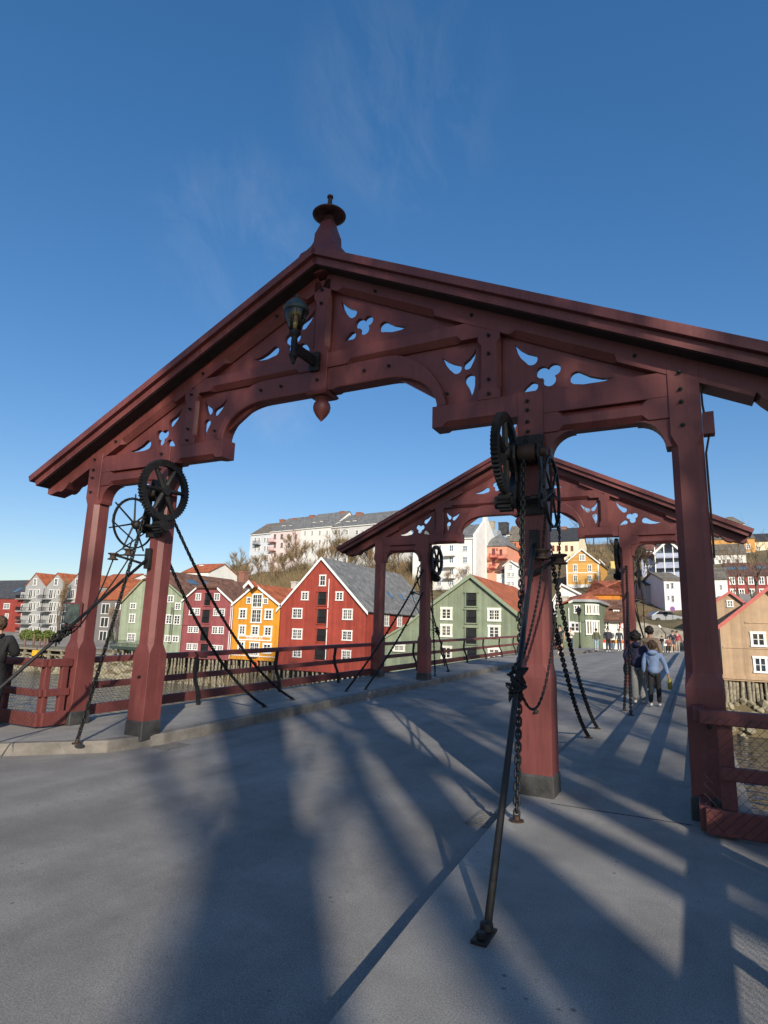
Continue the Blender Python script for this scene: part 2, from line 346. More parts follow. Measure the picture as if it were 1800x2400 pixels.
def build_gate(root):
    ox = -.05
    for s in (1, -1):
        mx = lambda pts: [(s*x, z) for x, z in pts]
        for cx, outer in ((3.165, 0), (4.885, 1)):
            bm = B()
            st = [(-.05, .178, 0), (1.27, .178, 0), (1.42, .165, .07), (3.84, .162, .07), (3.98, .16, 0), (4.19, .16, 0), (4.80 if outer else 4.745, .16, 0)]
            if not outer: st = st[:3]+[(4.05, .162, .07), (4.16, .16, 0), (4.19, .16, 0), (4.745, .16, 0)]
            loft(bm, post_rings(s*cx, 0, st)); p = obj('post', bm, RED, root)
            bm = B(); loft(bm, post_rings(s*cx, 0, [(-.06, .195, .01), (.2, .192, .01), (.225, .1785, .0)])); obj('shoe', bm, SHOE, p)
            bolts(p, [(s*cx-.03, -.162, z) for z in ((4.62, 4.5, 4.35, 4.22) if not outer else (4.7, 4.5, 4.35, 4.08))]+[(s*cx+.02, -.18, .9)])
        bm = B(); beam(bm, (s*1.84, 4.44), (s*4.74, 4.44), .302, .142, [(.14, 1.02)], .07); obj('tie_beam', bm, RED, root)
        bm = B(); beam(bm, (s*3.31, 4.19), (s*4.74, 4.19), .252, .137, [(.18, 1.2)], .07, True); obj('tie_beam', bm, RED, root)
        bm = B(); loft(bm, post_rings(s*2.635, 0, [(4.735, .152, 0), (4.84, .152, .0), (4.9, .152, .05), (5.5, .152, .05), (5.56, .152, 0), (5.72, .152, 0)])); q = obj('queen_post', bm, RED, root)
        bolts(q, [(s*2.635, -.154, z) for z in (4.8, 5.0, 5.36, 5.62)])
        # knees between the posts
        def knee(x0, x1, z0, z1, dr):
            pts = [(x0, z1), (x0, z0)]+[(x0+dr*.06, z0)]
            for i in range(9):
                a = pi/2*i/8; pts.append((x0+dr*(.07+(x1-.07)*(1-cos(a))), z0+.04+(z1-z0-.04)*sin(a)*.98))
            pts.append((x0+dr*x1, z1)); return pts
        bm = B(); prism(bm, mx(knee(4.735, .36, 3.86, 4.195, -1)), -.115, .115); obj('knee_brace', bm, RED, root)
        bm = B(); prism(bm, mx(knee(3.315, .36, 3.86, 4.195, 1)), -.115, .115); obj('knee_brace', bm, RED, root)
        # arch brace
        inn = [(0, 5.27), (.22, 5.27), (.26, 5.29), (1.1, 5.29)]; out = [(0, 5.64), (1.1, 5.64)]
        for i in range(1, 13):
            a = pi/2*i/12; inn.append((1.1+.79*sin(a), 4.735+.555*cos(a)))
        for i in range(1, 13):
            a = pi/2*i/12*.98; out.append((1.1+.93*sin(a), 4.74+.90*cos(a)**1.3))
        bm = B(); prism(bm, mx(inn+out[::-1]), -.125, .125); ab = obj('arch_brace', bm, RED, root, bevel=.02)
        bolts(ab, [(s*.75, -.127, 5.47), (s*1.15, -.127, 5.47), (s*2.05, -.127, 4.9)])
        # rafter and tail
        sl = .486; ln = sqrt(1+sl*sl)
        bm = B(); beam(bm, (s*0.0+ox, 7.0), (s*5.55, 7.0-sl*5.55), .27, .155, [(.28*ln, 1.9*ln), (2.95*ln, 4.25*ln)], .085); ra = obj('rafter', bm, RED, root)
        bolts(ra, [(s*x, -.157, 7.13-sl*x) for x in (.9, 2.4, 4.4)])
        lo = lambda x: 7.0-sl*x
        tail = [(5.54, lo(5.54)+.26), (5.54, lo(5.54)+.002), (5.56, lo(5.56)+.075)]+[(5.56+.34*t, lo(5.56+.34*t)+.075-.10*sin(pi*t*.9)) for t in (.2, .4, .6, .8, 1)]+[(6.12, lo(6.12)+.09), (6.2, lo(6.2)+.16), (6.2, lo(6.2)+.26)]
        bm = B(); prism(bm, mx(tail), -.153, .153); obj('rafter_tail', bm, RED, root)
        # two-layer roof boards
        rf = lambda x, z: z-sl*abs(x)
        e_ = .1 if s < 0 else 0; bm = B(); a, b = ox, s*(6.36-e_)
        slab(bm, [(a, -.40, 7.395), (b, -.40, rf(b, 7.395)), (b, .40, rf(b, 7.395)), (a, .40, 7.395)], .11)
        o = obj('roof', bm, REDD, root)
        bm = B(); slab(bm, [(a, -.37, 7.283), (s*(6.28-e_), -.37, rf(6.28-e_, 7.283)), (s*(6.28-e_), .37, rf(6.28-e_, 7.283)), (a, .37, 7.283)], .02); obj('soffit', bm, SHADE, o)  # thin slab added to carry the painted shade below the roof boards
        bm = B(); b = s*(6.47-e_)
        slab(bm, [(a, -.47, 7.53), (b, -.47, rf(b, 7.53)), (b, .47, rf(b, 7.53)), (a, .47, 7.53)], .115); obj('cover_board', bm, REDD, o)
        # carved panels
        sh = lambda loops: [mx(l) for l in loops]
        dx, dz = 2.72, -1.275
        for (px, pz, outl) in ((0, 0, [(.05, 5.8), (.05, 7.06), (2.5, 5.87), (2.5, 5.8)]), (dx, dz, [(2.7, 4.7), (2.7, 5.74), (4.8, 4.72), (4.8, 4.7)])):
            H = [tear((.23+px, 6.76+pz), (.45+px, 6.5+pz), .075, .03), trefoil((.66+px, 6.27+pz), .085, .082, .62),
                 tear((1.44+px, 6.09+pz), (1.0+px, 6.16+pz), .085, -.04 if 1 else 0), tear((.31+px, 6.03+pz), (.46+px, 6.13+pz), .065, -.02)]
            me = curve_plate(mx(outl), sh(H), -.035, .035); obj('carved_panel', me, RED, root)
        H = [tear((1.93, 5.49), (2.15, 5.28), .068, .02), tear((2.42, 5.53), (2.3, 5.31), .062, -.02), tear((2.35, 4.83), (2.335, 5.10), .075, .02)]
        me = curve_plate(mx([(1.25, 5.3), (1.25, 5.66), (2.5, 5.66), (2.5, 4.7), (2.15, 4.7)]), sh(H), -.034, .034); obj('carved_panel', me, RED, root)
    bm = B(); beam(bm, (-2.6, 5.63), (2.6, 5.63), .242, .147, [(.36, 2.2), (3.05, 4.85)], .08); obj('collar_beam', bm, RED, root)
    bm = B(); loft(bm, post_rings(ox, 0, [(5.22, .17, .01), (5.25, .19, .01), (5.3, .155, .005), (5.9, .155, .005), (6.0, .155, .06), (6.75, .155, .06), (6.86, .155, .01), (7.12, .155, .01)])); k = obj('king_post', bm, RED, root)
    bm = B(); lathe(bm, [(.05, 5.23), (.11, 5.215), (.11, 5.19), (.075, 5.185), (.085, 5.165), (.123, 5.12), (.136, 5.06), (.125, 5.0), (.085, 4.93), (.04, 4.875), (.0, 4.83)], (ox, 0, 0), 24); obj('pendant', bm, RED, k, True)
    bolts(k, [(ox, -.157, z) for z in (5.45, 6.72, 6.95)])
    # ridge finial
    fx = -.1; bm = B()
    loft(bm, [[(fx+x*h, y*d, z) for x, y in ((-1,-1),(1,-1),(1,1),(-1,1))] for z, h, d in ((7.2, .36, .27), (7.58, .36, .27), (7.64, .335, .255), (7.70, .26, .215), (7.78, .2, .18), (7.86, .165, .16), (8.02, .155, .155), (8.03, .148, .148), (8.18, .105, .105), (8.25, .09, .09))])
    f = obj('finial', bm, RED, root)
    bm = B(); lathe(bm, [(.08, 8.24), (.10, 8.27), (.085, 8.31), (.08, 8.365), (.23, 8.37), (.272, 8.385), (.276, 8.40), (.262, 8.415), (.11, 8.45), (.058, 8.46), (.048, 8.50), (.032, 8.72), (.05, 8.725), (.05, 8.755), (.0, 8.76)], (fx, 0, 0), 32); obj('finial_disc', bm, mat('weathered dark red metal', (.085, .032, .03), .5, .3, 4), f)
    bm = B(); box(bm, 5.05, 5.16, -.16, -.02, 3.95, 4.2); obj('junction_box', bm, RED, root)
    bm = B(); tube(bm, [(5.055, -.11, 4.75), (5.06, -.11, 4.3), (5.1, -.09, 3.94), (5.06, -.1, 3.75), (5.063, -.1, 2.6)], .012, 5); obj('cable', bm, RUST, root)
gate = empty('bridge_gate', (0, .177, 0), 0, 'nearer red wooden bridge gate with carved gable, ridge finial and hanging pendant', 'bridge gate', 'red wooden bridge gates')
build_gate(gate)
gate2 = copy_tree(gate); gate2.location = (0, 11.567, .205); gate2.rotation_euler = (0, 0, pi)
gate2['label'] = 'farther red wooden bridge gate, seen whole through the nearer one'
# ------------------------------------------------------------------ lamp on the king post
lx = -.1
lamp = empty('wall_lamp', (lx, .0, 5.55), 0, 'old fashioned glass street lantern on a black arm under the gable', 'lamp')
bm = B(); box(bm, -.085, .085, -.035, .022, .04, .34); obj('wall_plate', bm, IRON, lamp, bevel=.006)
bm = B(); prism(bm, [(-.028, .11), (.028, .11), (.028, .27), (-.028, .27)], -.5, -.03); obj('arm', bm, IRON, lamp, bevel=.006)
bm = B(); lathe(bm, [(0, -.09), (.02, -.07), (.035, -.03), (.03, -.01), (.045, .0), (.05, .03), (.07, .05), (.075, .07), (.048, .09), (.048, .3), (.04, .32), (.06, .36), (.085, .39), (.09, .42), (.07, .44)], (0, -.55, 0), 20); obj('lamp_base', bm, IRON, lamp, True)
GL2 = bpy.data.materials.new('lantern glass'); GL2.use_nodes = True; nt = GL2.node_tree; nt.nodes.clear()
g = N(nt, 'ShaderNodeBsdfGlossy', ins={'Roughness': .03}); t = N(nt, 'ShaderNodeBsdfTransparent', ins={0: (.8, .81, .79, 1)}); fr = N(nt, 'ShaderNodeFresnel', ins={0: 1.5})
ms = N(nt, 'ShaderNodeMixShader', ins={0: fr.outputs[0], 1: t.outputs[0], 2: g.outputs[0]}); N(nt, 'ShaderNodeOutputMaterial', ins={0: ms.outputs[0]})
bm = B(); lathe(bm, [(.075, .43), (.10, .50), (.145, .62), (.168, .72), (.172, .765)], (0, -.55, 0), 24); obj('globe', bm, GL2, lamp, True)
COPPER = mat('verdigris copper', (.045, .068, .063), .5, .2, 6)
bm = B(); lathe(bm, [(.176, .735), (.188, .75), (.192, .79), (.176, .805), (.155, .85), (.115, .90), (.06, .935), (.04, .945), (.035, .97), (.016, .99), (.02, 1.015), (.01, 1.03), (0.0, 1.04)], (0, -.55, 0), 24); obj('cap', bm, COPPER, lamp, True)
bm = B(); lathe(bm, [(.028, .44), (.028, .53), (.036, .54), (.036, .6), (.018, .61), (.026, .65), (.018, .71), (0, .73)], (0, -.55, 0), 12); obj('bulb', bm, mat('brass lamp holder', (.55, .42, .18), .35, metal=.5), lamp, True)
# ------------------------------------------------------------------ winches, chains and stay rods
def gear_bm(r, w, teeth, spokes, hub, rim=.07, ext=0, spw=.045):
    bm = B(); n = teeth*2 if teeth else 48
    ro = [r+(.028 if teeth and (k//1) % 2 else 0) for k in range(n)]
    rings = []
    for x, rr in ((-w/2, 1), (w/2, 1)): pass
    def ring(x, f): return [(x, f(k)*cos(2*pi*k/n), f(k)*sin(2*pi*k/n)) for k in range(n)]
    of = lambda k: ro[k]; inf = lambda k: r-rim
    O0, O1, I1, I0 = [[bm.verts.new(p) for p in ring(x, f)] for x, f in ((-w/2, of), (w/2, of), (w/2, inf), (-w/2, inf))]
    for a, b in ((O0, O1), (O1, I1), (I1, I0), (I0, O0)):
        for k in range(n): j = (k+1) % n; bm.faces.new((a[k], a[j], b[j], b[k]))
    for k in range(spokes):
        a = 2*pi*k/spokes+.35
        tube(bm, [(0, .5*hub*cos(a), .5*hub*sin(a)), (0, (r+ext-.02)*cos(a), (r+ext-.02)*sin(a))], [spw*1.2/1.4, spw/1.6], 6)
    tube(bm, [(-w*.8, 0, 0), (w*.8, 0, 0)], hub, 16)
    return bm
protos = {}
def shared(key, name, mk, m, parent, loc, smooth=False):
    if key in protos: o = mesh_data(protos[key], parent)
    else: o = protos[key] = obj(name, mk(), m, parent, smooth)
    o.location = loc; o.name = name; return o
def winch(px, py, pz, sx, sy, label, zp):
    dp1, dp2 = (.17, .36) if sx > 0 else (.3, .66)
    root = empty('chain_winch', (px, py, pz), 0, label, 'winch', 'iron winches on the gate posts')
    T = lambda x, y, z: (sx*x, sy*y, z)
    def bx(nm, x0, x1, y0, y1, z0, z1, m=IRON):
        bm = B(); box(bm, min(sx*x0, sx*x1), max(sx*x0, sx*x1), min(sy*y0, sy*y1), max(sy*y0, sy*y1), z0, z1); return obj(nm, bm, m, root, bevel=.008)
    bx('mounting_plate', -.17, .17, -.205, -.18, 3.78, 4.16); bx('mounting_plate', -.17, .17, -.205, -.18, 3.16, 3.36); bx('mounting_plate', -.17, -.11, -.203, -.18, 3.36, 3.78); bx('mounting_plate', .11, .17, -.203, -.18, 3.36, 3.78)
    
    for cx0 in (-.16, .13):
        bm = B(); prism(bm, [(0, 3.22), (.13, 3.22), (.2, 3.32), (.1, 3.55), (.1, 3.68), (.2, 3.82), (.2, 3.98), (0, 4.06)], sx*cx0, sx*cx0+.028); bmesh.ops.rotate(bm, verts=bm.verts, matrix=Matrix.Rotation(-pi/2, 3, 'Z')); 
        for v in bm.verts: x_, y_ = v.co.x, v.co.y; v.co.x = x_; v.co.y = sy*(-.205-abs(y_))
        obj('cheek_plate', bm, IRON, root)
    bm = B(); tube(bm, [T(-.2, -.30, 3.9), T(.22, -.30, 3.9)], .055, 12); tube(bm, [T(-.1, -.30, 3.9), T(.1, -.30, 3.9)], .12, 14); obj('drum', bm, RUST, root, True)
    shared('gear', 'gear_wheel', lambda: gear_bm(.49, .085, 60, 6, .085, .085, 0, .055), IRON, root, T(-.275, -.30, 3.92)).rotation_euler = (.3*sx, 0, 0)
    bm = gear_bm(.09, .16, 14, 0, .08, .03); p = obj('pinion', bm, IRON, root); p.location = T(-.275, -.30, 3.31)
    bm = B(); tube(bm, [T(-.3, -.30, 3.31), T(.32, -.34, 3.36)], .03, 8); tube(bm, [T(.2, -.33, 3.35), T(.28, -.34, 3.36)], .075, 12); obj('shaft', bm, IRON, root, True)
    shared('cwheel', 'chain_wheel', lambda: gear_bm(.42, .035, 0, 7, .05, .022, .1, .02), IRON, root, T(.285, -.36, 3.38)).rotation_euler = (.5*sx, 0, 0)
    bm = B(); tube(bm, [T(.0, -.2, zp-.18), T(dp2, -.37, zp)], .026, 4); tube(bm, [T(.05, -.2, zp), T(dp2, -.37, zp)], .016, 4); obj('pulley_arm', bm, IRON, root)
    for dx, dy, dz in ((dp1, -.40, .03), (dp2, -.40, -.03)):
        bm = B(); lathe(bm, [(.02, -.06), (.085, -.055), (.085, -.04), (.05, -.02), (.05, .02), (.085, .04), (.085, .055), (.02, .06)], T(dx, dy, zp+dz), 14); obj('pulley', bm, RUST, root, True)
    return root
def catenary(a, b, sag, n=40, side=None):
    a, b = Vector(a), Vector(b)
    return [a.lerp(b, i/n)-Vector((0, 0, sag*4*(i/n)*(1-i/n))) for i in range(n+1)]
CHAIN = mat('black chain steel', (.012, .0115, .011), .55, .3, 30, metal=.2)
def chain(name, path, pitch, wr, wid, label, group, m=CHAIN, anchor=True):
    P = [Vector(p) for p in path]; acc = [0]
    for p, q in zip(P, P[1:]): acc.append(acc[-1]+(q-p).length)
    def at(s):
        for i in range(len(P)-1):
            if s <= acc[i+1]: t = (s-acc[i])/max(1e-6, acc[i+1]-acc[i]); return P[i].lerp(P[i+1], t), (P[i+1]-P[i]).normalized()
        return P[-1], (P[-1]-P[-2]).normalized()
    n = max(2, int(acc[-1]/pitch)); o0 = at(0)[0]; bm = B(); h = pitch*.5+wr*1.55; w = wid/2
    ns = 10; nr = 5
    for k in range(n):
        c, t = at((k+.5)*acc[-1]/n); a = t.orthogonal().normalized()
        ref = Vector((1, .3, 0)); u = (ref-t*ref.dot(t)).normalized(); v = t.cross(u)
        if k % 2: u = v
        ang = RND.uniform(-.14, .14); u = (Matrix.Rotation(ang, 3, t) @ u).normalized(); nn = t.cross(u)
        rings = []
        for i in range(ns):
            f = 2*pi*i/ns; q = t*((h-w)*(1 if cos(f) > 0 else -1)+w*cos(f)) + u*(w-wr)*sin(f)
            ctr = c+q; rad = (t*cos(f)+u*sin(f)).normalized()
            rings.append([ctr-o0+(rad*cos(2*pi*j/nr)+nn*sin(2*pi*j/nr))*wr for j in range(nr)])
        R = [[bm.verts.new(p) for p in r] for r in rings]
        for i in range(ns):
            A, D = R[i], R[(i+1) % ns]
            for j in range(nr): bm.faces.new((A[j], A[(j+1) % nr], D[(j+1) % nr], D[j]))
    o = obj(name, bm, m, None, True); o.location = o0; tagp(o, label, 'chain', group)
    if anchor:
        e = P[-1]-o0; bm = B(); lathe(bm, [(.07, -.004), (.07, .012), (.03, .014), (.028, .05), (0, .055)], (e.x, e.y, e.z-.03), 10); obj('anchor_plate', bm, RUST, o)
    return o
def rod(a, b, label):
    a, b = Vector(a), Vector(b); d = (b-a)
    bm = B(); tube(bm, [(0, 0, 0), -d], .025, 10); o = obj('stay_rod', bm, IRON, None, True); o.location = b; tagp(o, label, 'stay rod', 'iron stay rods bracing the gate posts')
    bm = B(); box(bm, -.048, .048, -.16, .06, -.002, .016); lathe(bm, [(.03, .02), (.03, .05), (0, .052)], (0, -.11, 0), 8); lathe(bm, [(.045, .02), (.04, .06), (0, .07)], (0, 0, 0), 8); obj('base_plate', bm, IRON, o, bevel=.004)
    bm = B(); box(bm, -d.x-.055, -d.x+.055, -d.y-.03, -d.y+.03, -d.z-.17, -d.z+.17); obj('top_bracket', bm, IRON, o, bevel=.006)
    return o
GW = 'iron winches on the gate posts'
places = [(1, 1, .177, 0, 'nearer gate', 'right'), (-1, 1, .177, 0, 'nearer gate', 'left'), (1, -1, 11.567, .205, 'farther gate', 'right'), (-1, -1, 11.567, .205, 'farther gate', 'left')]
for sx, sy, y0, z0, which, lr in places:
    winch(sx*3.165, y0, z0, sx, sy, f'iron gear winch with chain wheel on the {lr} inner post of the {which}', 2.62 if sx > 0 else 2.86)
    X = lambda x, y, z: (sx*x, y0+sy*y, z0+z)
    # end points: drum -> outer anchor; rear of post -> the two anchors on the span
    oa, b1, b2 = {('right', 1): ((3.21, -1.187), (3.11, 4.83), (3.12, 3.78)), ('left', 1): ((3.27, -1.087), (3.62, 4.75), (3.43, 3.47))}.get((lr, sy), ((3.3, -1.3), (3.5, 4.4), (3.3, 3.7)))
    ez = lambda y: -y*.018*0+deck(y0+sy*y)-z0+.03
    sg_ = 1.0 if sy > 0 else .4
    k = 'chains hanging from the bridge gates'
    chain('lifting_chain', [X(3.14, -.32, 4.1), X(3.14, -.36, 3.9)]+catenary(X(3.13, -.37, 3.85), X(oa[0], oa[1], ez(oa[1])), .05), .06, .0118, .074, f'black chain from winch drum to pavement, {lr} side of the {which}', k)
    chain('lifting_chain', catenary(X(3.17, .2, 3.55), X(b1[0], b1[1], ez(b1[1])), sg_*.46), .06, .0118, .074, f'upper of two long chains behind the {lr} inner post of the {which}', k)
    chain('lifting_chain', catenary(X(3.17, .2, 2.8), X(b2[0], b2[1], ez(b2[1])), sg_*.36), .06, .0118, .074, f'lower of two long chains behind the {lr} inner post of the {which}', k)
    bx_, by_ = (3.63, -3.457) if (sx > 0 or sy < 0) else (3.6, -3.03)
    A = Vector(X(3.2, -.22, 2.8)); Bt = Vector(X(bx_, by_, deck(y0+sy*by_)-z0+.005))
    rod(A, Bt, f'straight iron rod bracing the {lr} inner post of the {which}')
    # thin hand chain: round the wheel, through the pulleys, knotted on the rod
    zp = 2.62 if sx > 0 else 2.86; kt = .52 if sx > 0 else .45
    K = A.lerp(Bt, kt); dr = (Bt-A).normalized(); u = dr.orthogonal().normalized(); v = dr.cross(u)
    wheel = [X(3.45, -.36+.43*cos(a), 3.38+.43*sin(a)) for a in [pi*(1.02-i*1.0/14) for i in range(15)]]
    xa, xb = (3.335, 3.525) if sx > 0 else (3.465, 3.825)
    p1 = [Vector(X(xa, -.40, zp)), Vector(X(xa, -.41, zp-.12))]
    knot = [K+dr*(-.17+.34*i/60+.03*sin(i*1.7))+(u*cos(i*.62)+v*sin(i*.62))*(.058+.02*sin(i*2.3)) for i in range(61)]
    down = catenary(X(xb, -.40, zp-.1), K+Vector((0, 0, .0)), .75 if sx > 0 else .35, 30)
    path = [X(xa, -.40, zp+.05)]+p1+catenary(p1[1], K+dr*-.17, .12, 16)+knot+[Vector(q) for q in down[::-1]]+[Vector(X(xb, -.40, zp))]+[Vector(q) for q in wheel[::-1]]+[Vector(X(3.38, -.42, 3.1)), Vector(X(xa, -.40, zp+.06))]
    chain('hand_chain', path, .04, .0062, .03, f'thin hand chain knotted round the iron rod, {lr} side of the {which}', 'thin hand chains on the winches', anchor=False)
# plaque on the left post, frayed rope on the rod
PLQ = mat('green plaque', (.075, .095, .085), .7, .3, 8)
pl = empty('plaque', (-4.93, .0, 1.68), 0, 'square green plaque in a red frame on the leftmost gate post', 'plaque')
bm = B(); box(bm, -.2, .2, -.03, .0, -.02, .39); obj('frame', bm, RED, pl, bevel=.006); bm = B(); box(bm, -.175, .175, -.05, -.03, .01, .36); obj('panel', bm, PLQ, pl, bevel=.006)
ROPE = mat('pale rope', (.42, .38, .30), .9)
bm = B(); tube(bm, [(0, 0, 0), (-.03, -.02, -.25), (-.0, -.05, -.45), (-.13, -.1, -.75), (-.28, -.16, -.98)], .008, 5); tube(bm, [(-.0, -.05, -.45), (.03, -.05, -.62)], [.012, .002], 5)
o = obj('rope_end', bm, ROPE); o.location = (-3.46, -2.05, .86); tagp(o, 'frayed pale rope hanging from the left iron rod', 'rope')
# ------------------------------------------------------------------ railings
def mesh_wire(bm, p0, p1, z0, z1, off, pitch=.085, r=.0022, dz=0):
    a, b = Vector(p0), Vector(p1); L = (b-a).length; d = (b-a)/L; nrm = Vector((-d.y, d.x, 0)); h = z1-z0
    t = -h
    while t < L:
        for sg in (1, -1):
            s0, s1 = max(0, t), min(L, t+h)
            if s1-s0 > .02:
                za, zb = (s0-t, s1-t) if sg > 0 else (h-(s0-t), h-(s1-t))
                q0 = a+d*s0+Vector((0, 0, z0+za))+nrm*(off+.002*sg); q1 = a+d*s1+Vector((0, 0, z0+zb))+nrm*(off+.002*sg)
                q0.z += dz*s0; q1.z += dz*s1
                tube(bm, [q0, q1], r, 3, cap=False)
        t += pitch
def railing(s, label):
    root = empty('bridge_railing', (s*5.0, 0, 0), 0, label, 'railing', 'railings along the bridge')
    y0, y1 = .34, 44.5; seg = [y0, 11.39]+[11.75, 36, y1]
    for nm, z0, z1, hw in (('top_rail', 1.0, 1.11, .07), ('middle_rail', .54, .66, .035), ('bottom_rail', .09, .27, .045)):
        for a, b in ((y0, 11.38), (11.76, 36), (36, y1)):
            bm = B(); loft(bm, [[(x, y, z+deck(y)) for x, z in ((-hw, z0), (hw, z0), (hw, z1-.015), (hw*.6, z1), (-hw*.6, z1), (-hw, z1-.015))] for y in (a, b)])
            obj(nm, bm, RED, root)
    y = 3.1; first = None
    while y < y1:
        if abs(y-11.6) > .5:
            if first is None:
                bm = B(); prof = [(.0, 1.02), (-.01, .9), (-.03, .75), (-.02, .6), (.02, .48), (.09, .35), (.13, .2), (.15, .02), (.17, -.02)]
                loft(bm, [[(-s*(x+.055)+k[0], k[1], z) for k in ((-.035, -.03), (.035, -.03), (.035, .03), (-.035, .03))] for x, z in prof]); first = obj('post', bm, IRON, root); o = first
            else: o = mesh_data(first, root)
            o.location = (0, y, deck(y))
        y += 2.9
    bm = B(); mesh_wire(bm, (-s*.05, y0, 0), (-s*.05, 11.35, 0), .1, 1.02, 0, dz=.018); mesh_wire(bm, (-s*.05, 11.8, .21), (-s*.05, 23, .21), .1, 1.02, 0, .1, dz=.018); obj('wire_mesh', bm, WIRE, root)
railing(-1, 'long red railing with black iron posts and wire mesh on the left of the bridge')
railing(1, 'red railing on the right of the bridge beside the walkers')
def frame_fence(s, label):
    root = empty('timber_fence', (s*4.82, -.5, 0), 0, label, 'fence', 'red fences where the bridge widens')
    for nm, z0, z1, w in (('top_rail', .98, 1.11, .05), ('middle_rail', .5, .62, .03), ('bottom_rail', .03, .25, .04)):
        x0 = s*.14 if nm == 'middle_rail' and s > 0 else 0
        bm = B(); box(bm, min(x0, s*1.5), max(x0, s*1.5), -w, w, z0, z1); obj(nm, bm, RED, root, bevel=.012)
        bm = B(); box(bm, s*1.49-.05, s*1.49+.05, -11, -w-.01, z0, z1); obj(nm, bm, RED, root, bevel=.012)
        if nm != 'middle_rail' or s < 0: bm = B(); box(bm, -.05, .05, w+.005, .48, z0, z1); obj(nm, bm, RED, root, bevel=.012)
    for x in ((.2, 1.1) if s > 0 else (.07, 1.1)):
        bm = B(); box(bm, s*x-.065, s*x+.065, .032, .13, .02, .99); obj('upright', bm, RED, root, bevel=.012)
    if s < 0: bm = B(); box(bm, -.04, .04, .3, .42, .02, .99); obj('upright', bm, RED, root, bevel=.012)
    for y in (-2, -4, -6, -8, -10):
        bm = B(); box(bm, s*1.49-.14, s*1.49-.055, y-.06, y+.06, .0, 1.0); obj('upright', bm, RED, root, bevel=.012)
    bm = B(); mesh_wire(bm, (min(0, s*1.48), -.055, 0), (max(0, s*1.48), -.055, 0), .04, 1.05, 0, .085, .002); mesh_wire(bm, (s*1.43, -.06, 0), (s*1.43, -10.5, 0), .04, 1.05, 0, .085, .002); obj('wire_mesh', bm, WIRE, root)
    for i in range(9):
        bm = B(); lathe(bm, [(.012, 0), (.01, .006), (0, .008)], (0, 0, 0), 8); bmesh.ops.rotate(bm, verts=bm.verts, matrix=Matrix.Rotation(pi/2, 3, 'X'))
        o = obj('screw', bm, WIRE, root); o.location = (s*(.08+.17*i), -.041 if i % 2 else -.051, .08 if i % 2 else 1.04)
frame_fence(-1, 'red timber fence with chain-link beside the leftmost gate post'); frame_fence(1, 'red timber fence with chain-link right of the rightmost gate post')
# drain grates in the gutters
for x, y, lb in ((-2.68, .35, 'iron drain grate in the gutter by the left inner gate post'), (2.78, -.55, 'iron drain grate in the gutter by the right inner gate post')):
    g = empty('drain_grate', (x, y, deck(y)-.166), 0, lb, 'drain grate', 'drain grates in the gutters')
    bm = B(); box(bm, -.13, .13, -.22, .22, -.01, .003); obj('pit', bm, mat('gutter grit', (.06, .058, .055), .9), g)
    for nm, a in (('frame', [(-.16, .16, -.25, -.22), (-.16, .16, .22, .25), (-.16, -.13, -.22, .22), (.13, .16, -.22, .22)]), ('grid', [(-.13, .13, -.205+.055*i, -.175+.055*i) for i in range(8)])):
        bm = B()
        for q in a: box(bm, *q, .0, .014)
        obj(nm, bm, mat('worn grate iron', (.15, .145, .135), .7, .2, 20), g)
# ------------------------------------------------------------------ buildings
ZA=(0,1320,.19892); ZB=(270,1300,.1748); ZC=(480,1330,.13261); Z2=(500,1150,.42194); ZF=(960,1330,.18083); H3=(480,1180,.25316)
G4=(990,1200,.18083); G5=(1290,1220,.11453); G8=(1290,1390,.11453); G6=(1470,1250,.09492); G7=(1670,1200,.11754); HB=(1640,1350,.18079)
PANES = {}
def boards(name, col, sp=.33): return mat(name, col, .65, .09, .8, kind='board', sp=sp)
def plaster(name, col): return mat(name, col, .85, .06, .6, .15, 20)
def grille(bm, x0, x1, z0, z1, y, nx=8, r=.012):
    box(bm, x0, x1, y-r*1.5, y+r*1.5, z1-r*2, z1); box(bm, x0, x1, y-r*1.5, y+r*1.5, z0, z0+r*2)
    for i in range(nx+1):
        x = x0+r+(x1-x0-2*r)*i/nx; box(bm, x-r, x+r, y-r, y+r, z0+r*2, z1-r*2)
